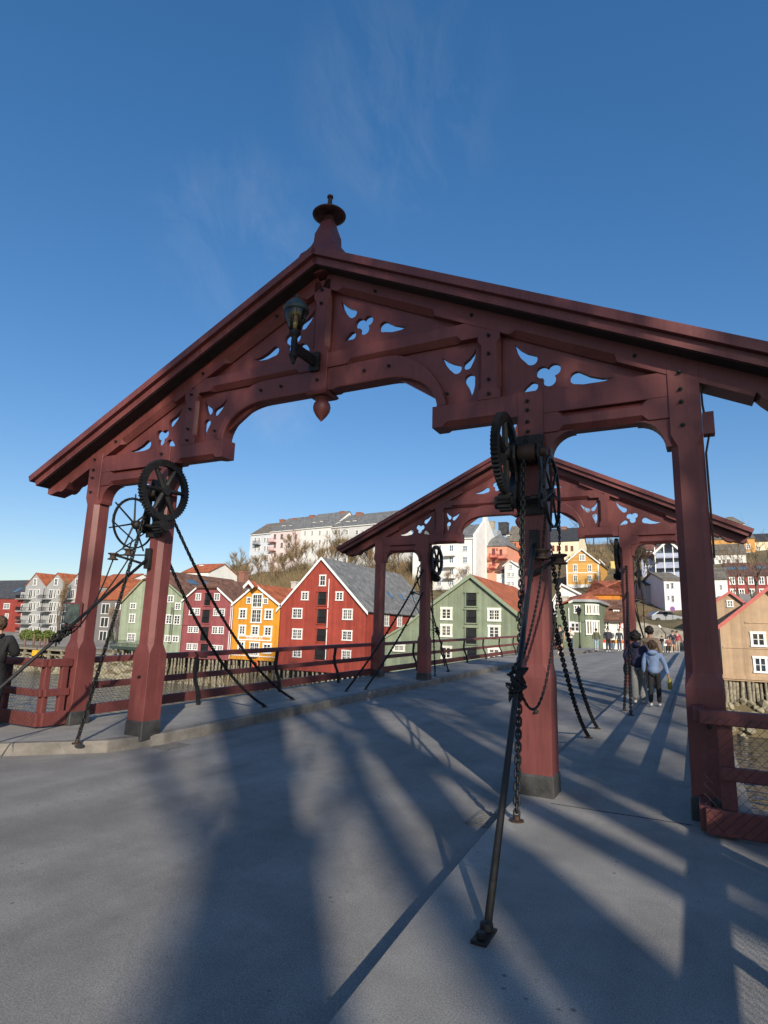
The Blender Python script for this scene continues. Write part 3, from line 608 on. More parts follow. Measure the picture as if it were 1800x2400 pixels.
class House:
    def __init__(s, name, label, fr, px, Y, a, cat='house', group=None, zb=None):
        s.fr = fr; s.a = radians(a); p = onY(fr[0]+px*fr[2], 1470, Y)
        if zb is None: zb = terrain(p.x, p.y)-1.2
        s.o = Vector((p.x, p.y, zb)); s.v = Vector((-sin(s.a), cos(s.a), 0)); s.u = Vector((cos(s.a), sin(s.a), 0))
        s.root = empty(name, s.o, s.a, label, cat, group); s.roof = None
    def uz(s, x, y):
        d = ray(s.fr[0]+x*s.fr[2], s.fr[1]+y*s.fr[2]); p = CAM+d*((s.o-CAM).dot(s.v)/d.dot(s.v))
        return (p-s.o).dot(s.u), p.z-s.o.z
    def part(s, name, bm, m, parent=None, **k): return obj(name, bm, m, parent or s.root, **k)
    def gable(s, L, R, A, depth, wall, roof, verge=None, clip=0, ov=.3, fo=.25, zbase=None, vh=.26):
        (ul, zl), (ur, zr), (ua, za) = s.uz(*L), s.uz(*R), s.uz(*A); zb = 0 if zbase is None else s.uz(*zbase)[1]
        if clip: k = clip; tl = (ul+(ua-ul)*k, zl+(za-zl)*k); tr = (ur+(ua-ur)*k, zr+(za-zr)*k); top = [tr, tl]
        else: tl = tr = (ua, za); top = [(ua, za)]
        bm = B(); prism(bm, [(ul, zb), (ur, zb), (ur, zr)]+top+[(ul, zl)], 0, depth); s.part('wall', bm, wall)
        bm = B(); hd = (ua-tl[0])*1.0 if clip else 0; e = .02; t = .16
        for (ue, ze, tp) in ((ul, zl, tl), (ur, zr, tr)):
            sg = -1 if ue == ul else 1; m = (tp[1]-ze)/max(.01, abs(tp[0]-ue)); x0, z0 = ue+sg*ov, ze-m*ov+t+e
            if clip: pts = [(x0, -fo, z0), (tp[0], -fo, tp[1]+t+e), (ua, hd, za+t+e), (ua, depth+fo, za+t+e), (x0, depth+fo, z0)]
            else: pts = [(x0, -fo, z0), (ua, -fo, za+t+e), (ua, depth+fo, za+t+e), (x0, depth+fo, z0)]
            slab(bm, pts, t)
        if clip: slab(bm, [(tl[0]-.05, -fo-.1, tl[1]+t), (tr[0]+.05, -fo-.1, tr[1]+t), (ua, hd, za+t+e+.01)], t)
        s.roof = s.part('roof', bm, roof[1] if isinstance(roof, list) else roof)
        if verge:
            for (ue, ze, tp) in ((ul, zl, tl), (ur, zr, tr)):
                sg = -1 if ue == ul else 1; m = (tp[1]-ze)/max(.01, abs(tp[0]-ue)); x0, z0 = ue+sg*(ov+.04), ze-m*(ov+.04)+t+.05
                bm = B(); prism(bm, [(x0, z0-vh), (x0, z0), (tp[0], tp[1]+t+.05), (tp[0], tp[1]+t+.05-vh)], -fo-.07, -fo-.005); s.part('verge_board', bm, verge)
        s.ul, s.ur, s.depth, s.zl = ul, ur, depth, zl
        return s
    def eaves(s, L, R, ridge_y, depth, wall, roof, zbase=None, hip=0, ov=.3, fascia=None):
        (ul, z1), (ur, z2) = s.uz(*L), s.uz(*R); z = (z1+z2)/2; zb = 0 if zbase is None else s.uz(*zbase)[1]
        cx = (L[0]+R[0])/2; d = ray(s.fr[0]+cx*s.fr[2], s.fr[1]+ridge_y*s.fr[2]); oo = s.o+s.v*(depth/2)
        zr = (CAM+d*((oo-CAM).dot(s.v)/d.dot(s.v))).z-s.o.z; t = .16
        bm = B(); loft(bm, [[(u, y, q) for y, q in ((0, zb), (depth, zb), (depth, z), (depth/2, zr if not hip else z+.01), (0, z))] for u in (ul, ur)]); s.part('wall', bm, wall)
        m = (zr-z)/(depth/2); bm = B(); e = .02
        slab(bm, [(ul-ov, -ov, z-m*ov+t+e), (ur+ov, -ov, z-m*ov+t+e), (ur+ov-hip, depth/2, zr+t+e), (ul-ov+hip, depth/2, zr+t+e)], t)
        slab(bm, [(ul-ov, depth+ov, z-m*ov+t+e), (ur+ov, depth+ov, z-m*ov+t+e), (ur+ov-hip, depth/2, zr+t+e), (ul-ov+hip, depth/2, zr+t+e)], t)
        if hip:
            for a, b in ((ul-ov, ul-ov+hip), (ur+ov, ur+ov-hip)): slab(bm, [(a, -ov, z-m*ov+t+e), (b, depth/2, zr+t+e), (a, depth+ov, z-m*ov+t+e)], t)
        s.roof = s.part('roof', bm, roof[0] if isinstance(roof, list) else roof)
        if fascia: bm = B(); box(bm, ul-ov, ur+ov, -ov-.06, -ov-.005, z-m*ov-.12, z-m*ov+.1); s.part('gutter', bm, fascia)
        s.ul, s.ur, s.depth, s.z, s.zr, s.m = ul, ur, depth, z, zr, m
        return s
    def win(s, x0, y0, x1, y1, nx=2, ny=3, frame=None, glass=None, case=.13, sill=True, name='window', y=0, rot=None):
        ym, xm = (y0+y1)/2, (x0+x1)/2; u0, u1 = s.uz(x0, ym)[0], s.uz(x1, ym)[0]; z1, z0 = s.uz(xm, y0)[1], s.uz(xm, y1)[1]
        return s.win_m((u0+u1)/2, z0, u1-u0, z1-z0, nx, ny, frame, glass, case, name, y, rot)
    def win_m(s, u, z, w, h, nx=2, ny=3, frame=None, glass=None, case=.13, name='window', y=0, rot=None):
        frame = frame or WHITE; glass = glass or RND.choice((GLASS, GLASS, GLASC, GLASD)); c = min(case, w*.17)
        key = (round(w, 1), round(h, 1), nx, ny, round(c, 2), frame.name, glass.name); w, h = key[0] if key[0] > 0 else w, key[1]
        if key not in PANES:
            bm = B(); W2 = w/2
            box(bm, -W2, -W2+c, -.075, .004, 0, h); box(bm, W2-c, W2, -.075, .004, 0, h)
            box(bm, -W2-.03, W2+.03, -.1, .004, h-c, h+.02); box(bm, -W2-.03, W2+.03, -.11, .004, -.03, c*.8)
            iw = w-2*c; ih = h-1.8*c
            for i in range(1, nx): x = -W2+c+iw*i/nx; box(bm, x-.05, x+.05, -.06, .0, c*.8, h-c)
            for i in range(1, ny): zz = c*.8+ih*i/ny; box(bm, -W2+c, W2-c, -.05, .0, zz-.022, zz+.022)
            for i in range(nx):
                if ny > 1 and iw/nx > .45: x = -W2+c+iw*(i+.5)/nx; box(bm, x-.016, x+.016, -.049, .0, c*.8, h-c)
            f = bpy.data.meshes.new('window'); bmesh.ops.recalc_face_normals(bm, faces=bm.faces); bm.to_mesh(f); bm.free(); f.materials.append(frame)
            bm = B(); box(bm, -W2+c*.5, W2-c*.5, -.028, -.003, c*.4, h-c*.5); g = bpy.data.meshes.new('pane'); bmesh.ops.recalc_face_normals(bm, faces=bm.faces); bm.to_mesh(g); bm.free(); g.materials.append(glass)
            PANES[key] = (f, g)
        f, g = PANES[key]; o = bpy.data.objects.new(name, f); C.objects.link(o); o.parent = s.root; o.location = (u, y, z)
        if rot: o.location, o.rotation_euler = rot[0], (0, 0, rot[1])
        p = bpy.data.objects.new('pane', g); C.objects.link(p); p.parent = o
        return o
    def hatch(s, x0, y0, x1, y1, wallm, rail=.45):
        ym, xm = (y0+y1)/2, (x0+x1)/2; u0, u1 = s.uz(x0, ym)[0], s.uz(x1, ym)[0]; z1, z0 = s.uz(xm, y0)[1], s.uz(xm, y1)[1]
        bm = B(); f = .13
        box(bm, u0-f, u0, -.1, .004, z0, z1); box(bm, u1, u1+f, -.1, .004, z0, z1); box(bm, u0-f-.1, u1+f+.1, -.16, .004, z1, z1+.13); box(bm, u0-f, u1+f, -.14, .004, z0-.12, z0)
        o = s.part('loading_door', bm, wallm); bm = B(); box(bm, u0, u1, -.02, -.003, z0, z1); s.part('opening', bm, DARK, o)
        bm = B(); box(bm, u0, u0+.1, -.06, -.021, z0, z1); box(bm, u0+.12, u0+.2, -.04, -.021, z0, z0+(z1-z0)*.85); s.part('door_leaf', bm, GLASS, o)
        if rail: bm = B(); grille(bm, u0, u1, z0+.05, z0+(z1-z0)*rail, -.08, 7); s.part('guard_rail', bm, IRON, o)
    def chimney(s, x0, x1, ytop, back, m, h=1.5, w=.8, name='chimney'):
        u, z = s.uz((x0+x1)/2, ytop); d = ray(s.fr[0]+(x0+x1)/2*s.fr[2], s.fr[1]+ytop*s.fr[2]); oo = s.o+s.v*back
        p = CAM+d*((oo-CAM).dot(s.v)/d.dot(s.v)); u = (p-s.o).dot(s.u); z = p.z-s.o.z; bm = B()
        box(bm, u-w/2, u+w/2, back-w/2, back+w/2, z-h-1, z-.2); box(bm, u-w/2-.07, u+w/2+.07, back-w/2-.07, back+w/2+.07, z-.2, z)
        s.part(name, bm, m, s.roof)
    def balcony(s, x0, x1, yf, yt, m, dep=1.0, rail=None, solid=False):
        ym = (yf+yt)/2; u0, u1 = s.uz(x0, ym)[0], s.uz(x1, ym)[0]; zf, zt = s.uz((x0+x1)/2, yf)[1], s.uz((x0+x1)/2, yt)[1]
        bm = B(); box(bm, u0, u1, -dep, -.002, zf-.14, zf); o = s.part('balcony', bm, m); bm = B()
        if solid: box(bm, u0, u1, -dep-.03, -dep+.03, zf, zt); box(bm, u0, u0+.06, -dep+.03, -.002, zf, zt); box(bm, u1-.06, u1, -dep+.03, -.002, zf, zt)
        else:
            grille(bm, u0, u1, zf, zt, -dep+.03, 12, .018)
            for u in (u0+.02, u1-.02): box(bm, u-.02, u+.02, -dep+.05, -.002, zt-.05, zt); box(bm, u-.02, u+.02, -dep*.5-.02, -dep*.5+.02, zf, zt-.05)
        s.part('railing', bm, rail or m, o)
    def skylight(s, u, f, w=.8, h=1.1):        # on the front slope of an eaves house
        y = s.depth/2*f; z = s.z+s.m*y+.2; k = 1/sqrt(1+s.m**2); c, sn = k, s.m*k; bm = B()
        def q(a, b, c_): return (u+a, y+b*c-c_*sn, z+b*sn+c_*c)
        loft(bm, [[q(-w/2, -h/2, .02), q(w/2, -h/2, .02), q(w/2, h/2, .02), q(-w/2, h/2, .02)], [q(-w/2, -h/2, .1), q(w/2, -h/2, .1), q(w/2, h/2, .1), q(-w/2, h/2, .1)]]); s.part('skylight', bm, GLASB, s.roof)
    def side_skylight(s, y, f, w=.8, h=1.1):   # on the right slope of a gable house
        bm = B(); (ur, zr, ua, za) = s.side; u = ur+(ua-ur)*f; z = zr+(za-zr)*f+.19; d = Vector((ua-ur, 0, za-zr)).normalized(); n = Vector((-d.z, 0, d.x)); n = n if n.z > 0 else -n; o = Vector((u, y, z))
        loft(bm, [[o+d*b+Vector((0, a, 0))+n*c for a, b in ((-w/2, -h/2), (w/2, -h/2), (w/2, h/2), (-w/2, h/2))] for c in (.0, .08)]); s.part('skylight', bm, GLASB, s.roof)
    def dormer(s, x0, y0, x1, y1, m, roofm, nx=2, out=.0, gable=False, frame=None):
        ym, xm = (y0+y1)/2, (x0+x1)/2
        # stands on the front slope: find the depth where the sill meets the roof
        f = .35; oo = s.o+s.v*(s.depth/2*f)
        def at(x, y): d = ray(s.fr[0]+x*s.fr[2], s.fr[1]+y*s.fr[2]); p = CAM+d*((oo-CAM).dot(s.v)/d.dot(s.v)); return (p-s.o).dot(s.u), p.z-s.o.z
        u0, u1 = at(x0, ym)[0], at(x1, ym)[0]; z1, z0 = at(xm, y0)[1], at(xm, y1)[1]; yb = s.depth/2*f
        bm = B(); box(bm, u0-.12, u1+.12, yb, yb+3, z0-.6, z1+.05); o = s.part('dormer', bm, m, s.roof); bm = B()
        if gable:
            um = (u0+u1)/2; g = (u1-u0)*.38
            for uu in (u0-.3, u1+.3): slab(bm, [(uu, yb-.15, z1), (um, yb-.15, z1+g+.1), (um, yb+4, z1+g+.1), (uu, yb+4, z1)], .1)
        else: slab(bm, [(u0-.25, yb-.2, z1+.2), (u1+.25, yb-.2, z1+.2), (u1+.25, yb+4, z1+.75), (u0-.25, yb+4, z1+.75)], .12)
        # parts of a dormer stay on the third level
        s.part('dormer_roof', bm, roofm, s.roof)
        s.win_m((u0+u1)/2, z0, u1-u0, z1-z0, nx, 2, frame, name='window', y=yb-.003)
    def text(s, body, x, y, size_px, m):
        u, z = s.uz(x, y); sz = abs(s.uz(x, y)[1]-s.uz(x, y+size_px)[1]); me = text_mesh(body, sz, ext=.012); o = s.part('lettering', me, m); o.location = (u, -.05, z); return o
    def piles(s, zt, rows=((.25, 16), (2.2, 10)), dz=3.4, sp=None):
        first = s.__class__.__dict__.get('pile')
        for yb, n in rows:
            for i in range(n):
                if not getattr(House, 'pile0', None):
                    bm = B(); tube(bm, [(0, 0, 0), (.02, 0, -1.5), (0, .01, -4.2)], [.125, .14, .16], 8); House.pile0 = o = s.part('pile', bm, WOODG, smooth=True)
                else: o = mesh_data(House.pile0, s.root)
                w = s.ur-s.ul; o.location = (s.ul+.2+(w-.4)*(i+RND.uniform(-.25, .25))/(n-1), yb+RND.uniform(-.12, .12), zt); o.rotation_euler = (RND.uniform(-.05, .05), RND.uniform(-.05, .05), RND.uniform(0, 6)); k = RND.uniform(.75, 1.3); o.scale = (k, k, 1)
        bm = B(); box(bm, s.ul, s.ur, .3, 6, zt-.02, zt+.001-.02+.015); 
        s.part('floor_beams', bm, WOODD)
WALLS = dict(red=boards('falu red boards', (.34, .056, .036)), yel=boards('ochre boards', (.70, .30, .028)), plum=boards('plum boards', (.30, .085, .088)), grn=boards('sage boards', (.235, .275, .185)), grn2=boards('moss boards', (.165, .20, .13), .26),
    brown=boards('tan boards', (.46, .315, .195), .38), dred=boards('dark red boards', (.30, .05, .035)), lgrn=boards('pale green boards', (.33, .375, .26)))
VW = mat('white verge', (.8, .8, .77), .5, .04); VG = mat('sage verge', (.245, .29, .195), .6, .06); VR = mat('coral verge', (.50, .13, .11), .55, .06)
ZP = -2.55
# red warehouse
h = House('warehouse', 'tall red warehouse with steep grey slate gable on timber piles', Z2, 375, 52, 0, 'warehouse', 'warehouses along the river', ZP-.55)
h.gable((372, 652), (848, 664), (607, 378), 21, WALLS['red'], SLATE, VW, ov=.35, vh=.34)
h.side = (h.ur, h.uz(848, 664)[1], h.uz(607, 378)[0], h.uz(607, 378)[1])
for r in ((490,560,530,608),(680,562,723,610),(441,652,494,710),(718,657,775,717),(440,765,494,825),(715,775,773,832),(443,870,491,925),(713,887,765,942)): h.win(*r, 2, 3)
h.win(590, 468, 627, 530, 1, 2)
for r in ((583,563,630,635),(580,658,630,738),(577,768,627,838),(565,880,632,940)): h.hatch(*r, WALLS['red'])
bm = B(); u, z = h.uz(646, 490); tube(bm, [(u, -.1, z), (u, -.1, h.uz(640, 940)[1])], .05, 6); h.part('downpipe', bm, WHITE)
for f in (4.5, 8, 11.5, 15): h.side_skylight(f+2, .35)
W0 = h.uz(750, 688)
for i, (y, z0) in enumerate([(y, z) for z in (5.3, 2.7) for y in (5, 8.6, 12.2, 15.8)]): h.win_m(0, 0, 1.3, 1.6, 2, 3, rot=((h.ur+.003, y, z0), pi/2))
h.piles(.06, ((.3, 18), (2.2, 12)))
# ochre warehouse
h = House('warehouse', 'ochre yellow warehouse with white trim, hoist hood and white lettering', ZC, 515, 52, 0, 'warehouse', 'warehouses along the river', ZP+.28)
h.gable((520, 655), (1345, 672), (915, 318), 13, WALLS['yel'], ORANGE, VW, ov=.2, vh=.3)
h.side = (h.ur, h.uz(1345, 672)[1], h.uz(915, 318)[0], h.uz(915, 318)[1])
for r in ((605,720,745,910),(1060,725,1205,925),(600,1015,730,1190),(825,1025,960,1200),(1050,1040,1190,1215),(580,1300,710,1490),(1025,1330,1180,1520)): h.win(*r, 2, 3, case=.2)
for r in ((745,530,820,640),(1040,535,1120,645)): h.win(*r, 1, 2, case=.2)
for r in ((840,465,1025,710),(825,735,1005,980)): h.win(*r, 2, 3, case=.16)
h.win(790, 1320, 965, 1560, 2, 3); h.balcony(800, 955, 1555, 1450, WHITE, .5)
u0, z1 = h.uz(590, 1195); u1, z0 = h.uz(1175, 1305); bm = B()
for q in ((u0, u1, z1-.14, z1), (u0, u1, z0, z0+.14), (u0, u0+.14, z0+.14, z1-.14), (u1-.14, u1, z0+.14, z1-.14)): box(bm, q[0], q[1], -.05, .003, q[2], q[3])
h.part('sign_frame', bm, WHITE); h.text('INBOVI AS', 880, 1258, 80, WHITE)
ua, za = h.uz(1290, 1600); ub, zc = h.uz(475, 1545); bm = B(); box(bm, h.ul, h.ur, -.04, .003, (za+zc)/2, (za+zc)/2+.09); h.part('trim_board', bm, WHITE)
uA, zA = h.uz(905, 318); bm = B()
for sg in (-1, 1): slab(bm, [(uA-.12, -1.25, zA+.5), (uA-.12, -.2, zA+.5), (uA-.12+sg*.78, -.2, zA-.22), (uA-.12+sg*.78, -1.25, zA-.22)], .14)
h.part('hoist_hood', bm, ORANGE[1]); bm = B()
for sg in (-1, 1): prism(bm, [(uA-.12, zA+.55), (uA-.12+sg*.85, zA-.22), (uA-.12+sg*.68, zA-.48), (uA-.12, zA+.14)], -1.33, -1.26)
h.part('hood_board', bm, VW); h.side_skylight(5, .5, .7, 1); h.chimney(1560, 1640, 250, 11, plaster('pale chimney render', (.5, .47, .42)), 1)
bm = B(); tube(bm, [(0, 0, 0), (0, 0, -6.5)], .045, 6); o = h.part('downpipe', bm, WHITE); o.location = (h.ul-.1, -.08, h.zl-.1)
h.piles(.05, ((.3, 12), (2, 9)))
# plum warehouse
h = House('warehouse', 'plum red warehouse with clipped brown tiled gable and dark loading doors', ZB, 925, 52, 0, 'warehouse', 'warehouses along the river', ZP+.1)
h.gable((925, 620), (1578, 640), (1250, 330), 13, WALLS['plum'], BROWNT, VW, clip=.57, ov=.15)
h.side = (h.ur, h.uz(1578, 640)[1], h.uz(1250, 330)[0], h.uz(1250, 330)[1])
for r in ((1083,520,1152,612),(1333,520,1403,614),(995,718,1066,810),(1068,720,1138,812),(1320,722,1388,820),(1398,724,1470,822),(980,955,1048,1045),(1050,957,1122,1047),(1305,962,1376,1060),(1383,966,1455,1062),(965,1185,1032,1275),(1040,1187,1107,1278),(1295,1208,1362,1300),(1370,1212,1442,1305)): h.win(*r, 2, 3, case=.1)
for r in ((1205,515,1285,680),(1170,740,1270,915),(1152,970,1257,1155),(1147,1195,1250,1385)): h.hatch(*r, WALLS['plum'])
for y in (950,): u, z = h.uz(1250, y); bm = B(); box(bm, h.ul, h.ur, -.1, .003, z-.05, z+.08); h.part('drip_board', bm, WALLS['plum'])
h.side_skylight(6, .55); h.chimney(1690, 1765, 228, 9, BRICK, 1.6, 1.0)
bm = B(); tube(bm, [(0, 0, 0), (0, 0, -6.3)], .045, 6); o = h.part('downpipe', bm, WHITE); o.location = (h.ur-.15, -.08, h.zl-.2)
h.piles(.05, ((.3, 13), (2, 9)))
# pale green warehouse, far left
h = House('warehouse', 'pale green warehouse with white windows and a wall ladder, behind the left gate post', ZB, 85, 52, 0, 'warehouse', 'warehouses along the river', ZP+.55)
h.gable((92, 655), (935, 580), (515, 215), 16, WALLS['lgrn'], BROWNT, mat('pale green verge', (.3, .36, .23)), clip=.7, ov=.2, vh=.2)
h.side = (h.ur, h.uz(935, 580)[1], h.uz(515, 215)[0], h.uz(515, 215)[1])
for r in ((205,645,280,728),(190,795,268,912),(168,1052,270,1165),(705,548,785,638),(645,455,685,542),(805,648,883,738),(610,648,668,732),(600,803,658,925),(683,805,765,928),(792,808,873,935),(590,1075,636,1160),(668,1078,748,1166),(770,1085,850,1172),(430,540,510,630),(420,650,500,735),(400,795,480,915),(380,1060,460,1150)): h.win(*r, 2, 3, case=.12)
h.side_skylight(5, .62, 1.6, 1.3); h.side_skylight(8, .62, 1.6, 1.3)
bm = B(); u0, z0 = h.uz(785, 700); u1, z1 = h.uz(748, 1185)
for sg in (-.2, .2): tube(bm, [(u0+sg, -.1, z0), (u0+sg, -.1, z1)], .025, 4)
for i in range(18): zz = z1+(z0-z1)*i/18; box(bm, u0-.2, u0+.2, -.115, -.085, zz-.015, zz+.015)
h.part('ladder', bm, IRON); h.piles(.05, ((.3, 16), (2, 10)))
# sage green warehouse right of centre
h = House('warehouse', 'broad sage green warehouse with orange tiled roof, between the two gate posts', ZF, 110, 52, 0, 'warehouse', 'warehouses along the river', ZP)
h.gable((295, 485), (1372, 578), (800, 112), 17, WALLS['grn'], ORANGE, VG, ov=.45, fo=.3, vh=.4)
h.side = (h.ur, 0, 0, 0)
(ul, zl), (u2, z2), (ur, zr) = h.uz(295, 485), h.uz(-345, 940), h.uz(1372, 578)
bm = B(); prism(bm, [(h.uz(-345, 940)[0], 0), (h.ul-.002, 0), (h.ul-.002, h.uz(295, 485)[1]), (h.uz(0, 735)[0], h.uz(0, 735)[1]), (u2, z2)], .05, 9); h.part('lean_to', bm, WALLS['grn'])
bm = B(); a, b, c_ = h.uz(300, 478), h.uz(0, 730), h.uz(-400, 970); slab(bm, [(a[0], -.2, a[1]+.2), (b[0], -.2, b[1]+.2), (b[0], 9.2, b[1]+.2), (a[0], 9.2, a[1]+.2)], .2); slab(bm, [(b[0], -.2, b[1]+.2), (c_[0], -.2, c_[1]+.2), (c_[0], 9.2, c_[1]+.2), (b[0], 9.2, b[1]+.2)], .2); h.part('lean_to_roof', bm, VG)
bm = B(); p, q = h.uz(1330, 660), h.uz(1560, 790); prism(bm, [(h.ur+.002, 0), (q[0], 0), (q[0], q[1]), (h.ur+.002, p[1])], .4, 8); h.part('lean_to', bm, WALLS['grn'])
bm = B(); slab(bm, [(h.ur+.01, .1, p[1]+.25), (q[0]+.3, .1, q[1]+.1), (q[0]+.3, 8, q[1]+.1), (h.ur+.01, 8, p[1]+.25)], .18); h.part('lean_to_roof', bm, VG)
CREAM = mat('cream window paint', (.78, .76, .66), .5, .04)
for r in ((400,510,557,680),(1012,520,1185,697),(400,735,555,900),(1015,745,1180,920),(405,1020,552,1185),(1015,1035,1180,1200)): h.win(*r, 2, 3, CREAM, case=.28)
h.win(115, 1020, 270, 1180, 2, 3, CREAM, case=.24); h.win(-210, 985, -60, 1090, 2, 3, CREAM, case=.24)
for r in ((735,330,870,500),(735,550,870,718),(732,782,870,990),(750,1060,872,1150)): h.hatch(*r, WALLS['grn'])
h.piles(.05, ((.3, 16), (2, 9)))
# tan warehouse on the right
h = House('warehouse', 'tan boarded warehouse with coral red verge on piles, at the right edge', HB, 258, 52, 0, 'warehouse', 'warehouses along the river', -1.5)
h.gable((258, 655), (1500, 660), (885, 165), 18, WALLS['brown'], DARKR, VR, ov=.12, fo=.35, vh=.36)
for r in ((660,725,860,915),(695,1050,880,1255),(1050,730,1240,920),(1060,1050,1250,1255)): h.win(*r, 2, 2, case=.2)
for y, x0 in ((605, 585), (937, 300), (1340, 300)):
    u, z = h.uz(700, y); bm = B(); box(bm, h.uz(x0, y)[0], h.ur, -.06 if y < 1000 else -.1, .003, z-.05, z+(.06 if y < 1000 else .28)); h.part('trim_board', bm, WALLS['brown'])
h.piles(.03, ((.3, 24), (2.4, 12))); TANH = h
h = House('house', 'small tan gable with coral verge behind the tan warehouse roof', G7, 100, 66, 0, 'house')
h.gable((60, 1790), (600, 1800), (345, 1612), 9, WALLS['brown'], DARKR, VR, ov=.2, vh=.3); h.win(280, 1755, 418, 1895, 2, 2)
# houses at the bridge end
h = House('house', 'moss green boarded house with rounded corner at the far end of the bridge', G8, 370, 56, 0, 'house')
(uL, zL), (uc, zc), (ur, zr) = h.uz(135, 288), h.uz(465, 185), h.uz(700, 182); R_ = h.uz(930, 190)[0]-ur
bm = B(); prism(bm, [(uL, 0), (ur, 0), (ur, zr), (uc, zr), (uL, zL)], 0, 9); h.part('wall', bm, WALLS['grn2'])
bm = B(); loft(bm, [[(ur+R_*sin(a), R_-R_*cos(a), z) for a in [pi*.5*i/10 for i in range(11)]]+[(ur+R_, 9, z), (ur, 9, z)] for z in (0, zr-.002)]); h.part('corner_bay', bm, WALLS['grn2'])
GREYR = mat('zinc roof edge', (.30, .32, .33), .5, .06)
bm = B(); loft(bm, [[(ur-.05+(R_+.3)*sin(a), R_-(R_+.3)*cos(a), z) for a in [pi*.5*i/10 for i in range(11)]]+[(ur+R_+.3, 9, z), (uc, 9, z), (uc, -.3, z)] for z in (zr+.003, zr+.25)]); h.part('cornice', bm, GREYR)
bm = B(); apx = (uc+.9, 4.5, zr+1.25)
for a, b in (((uc-.05, -.28, zr+.26), (ur, -.28, zr+.26)), ((ur, -.28, zr+.26), (ur+R_, 2.5, zr+.26)), ((ur+R_, 2.5, zr+.26), (ur+R_, 9, zr+.26)), ((uL-.2, -.28, zL+.12), (uc-.05, -.28, zr+.26))): slab(bm, [a, b, apx], .08)
slab(bm, [(uL-.2, -.28, zL+.12), apx, (uL-.2, 8, zL+1.5)], .1)
h.roof = h.part('roof', bm, ORANGE[0]); h.chimney(225, 300, 60, 3, plaster('pale chimney render', (.5, .47, .42)), .5, .9)
h.win(482, 243, 606, 412, 2, 3, case=.16); h.win(400, 590, 612, 797, 2, 2, case=.3)
for an in (.35, .8, 1.25):
    for z, hh in ((h.uz(800, 435)[1], h.uz(800, 235)[1]-h.uz(800, 435)[1]), (h.uz(800, 850)[1], h.uz(800, 565)[1]-h.uz(800, 850)[1])):
        h.win_m(0, 0, .7, hh, 2, 1, CREAM, rot=((ur+(R_+.004)*sin(an), R_-(R_+.004)*cos(an), z), an))
bm = B(); tube(bm, [(0, 0, 0), (0, 0, -5.2)], .05, 6); o = h.part('downpipe', bm, WHITE); o.location = (h.uz(375, 300)[0], -.08, zr-.6)
WPL = plaster('white render', (.74, .73, .69))
h = House('house', 'white house with brown tiled roof and dormer beside the rounded green house', G8, 930, 62, 0, 'house')
h.eaves((900, 535), (1560, 548), 165, 7, WPL, BROWNT, fascia=mat('dark gutter', (.08, .05, .05)))
PURP = mat('maroon window paint', (.16, .06, .075), .5)
for r in ((1075,575,1215,745),(1380,580,1500,745),(925,575,970,745)): h.win(*r, 2, 2, case=.14)
h.win(1130, 850, 1230, 1000, 2, 2, PURP); h.dormer(1290, 340, 1410, 462, mat('maroon boards', (.16, .06, .075)), BROWNT[0], 2)
h = House('house', 'deep orange house with red brown tiled hipped roof above the white house', G5, 750, 80, 0, 'house')
h.eaves((752, 1505), (1420, 1510), 1255, 9, boards('deep orange boards', (.62, .22, .025)), tiles('red brown pantile', (.33, .10, .05), .2, .3), hip=4.2)
h = House('house', 'low brown roofed house with white verge below the yellow gable house', G5, 160, 76, 0, 'house')
h.gable((60, 1640), (700, 1560), (235, 1320), 9, WPL, BROWNT, VW, ov=.2)
YEL2 = mat('pale ochre boards', (.66, .36, .10), .65, .06, .8, kind='hboard', sp=.2)
h = House('house', 'warm yellow gabled house with white corners on the hillside', G5, 330, 98, 0, 'house')
h.gable((330, 862), (985, 862), (645, 600), 11, YEL2, SLATB, VW, ov=.25, vh=.25)
for r in ((590,690,715,825),(465,900,552,1055),(760,900,850,1050),(465,1110,556,1245),(765,1110,856,1250)): h.win(*r, 2 if r[0] != 590 else 3, 2, case=.16)
for x in (335, 975): u, z = h.uz(x, 862); bm = B(); box(bm, u-.1, u+.1, -.05, .003, 0, z-.1); h.part('corner_board', bm, VW)
u, z = h.uz(650, 1070); bm = B(); box(bm, h.ul+.12, h.ur-.12, -.05, .003, z-.07, z+.07); h.part('trim_board', bm, VW)
u, z = h.uz(650, 1310); bm = B(); box(bm, h.ul-.1, h.ur+.1, -.12, .003, 0, z); h.part('plinth', bm, WPL)
h = House('house', 'cream house with dark roof at the hilltop left of the yellow gable', G5, 10, 135, 0, 'house')
h.eaves((-160, 432), (572, 428), 175, 12, plaster('cream render', (.76, .68, .48)), DARKR, ov=.2)
for x in (25, 130, 300, 415): h.win(x, 515, x+58, 625, 2, 2, mat('rust window paint', (.3, .09, .06), .5), case=.15)
h.chimney(245, 315, 130, 6, BRICK, 1.2, 1.2)
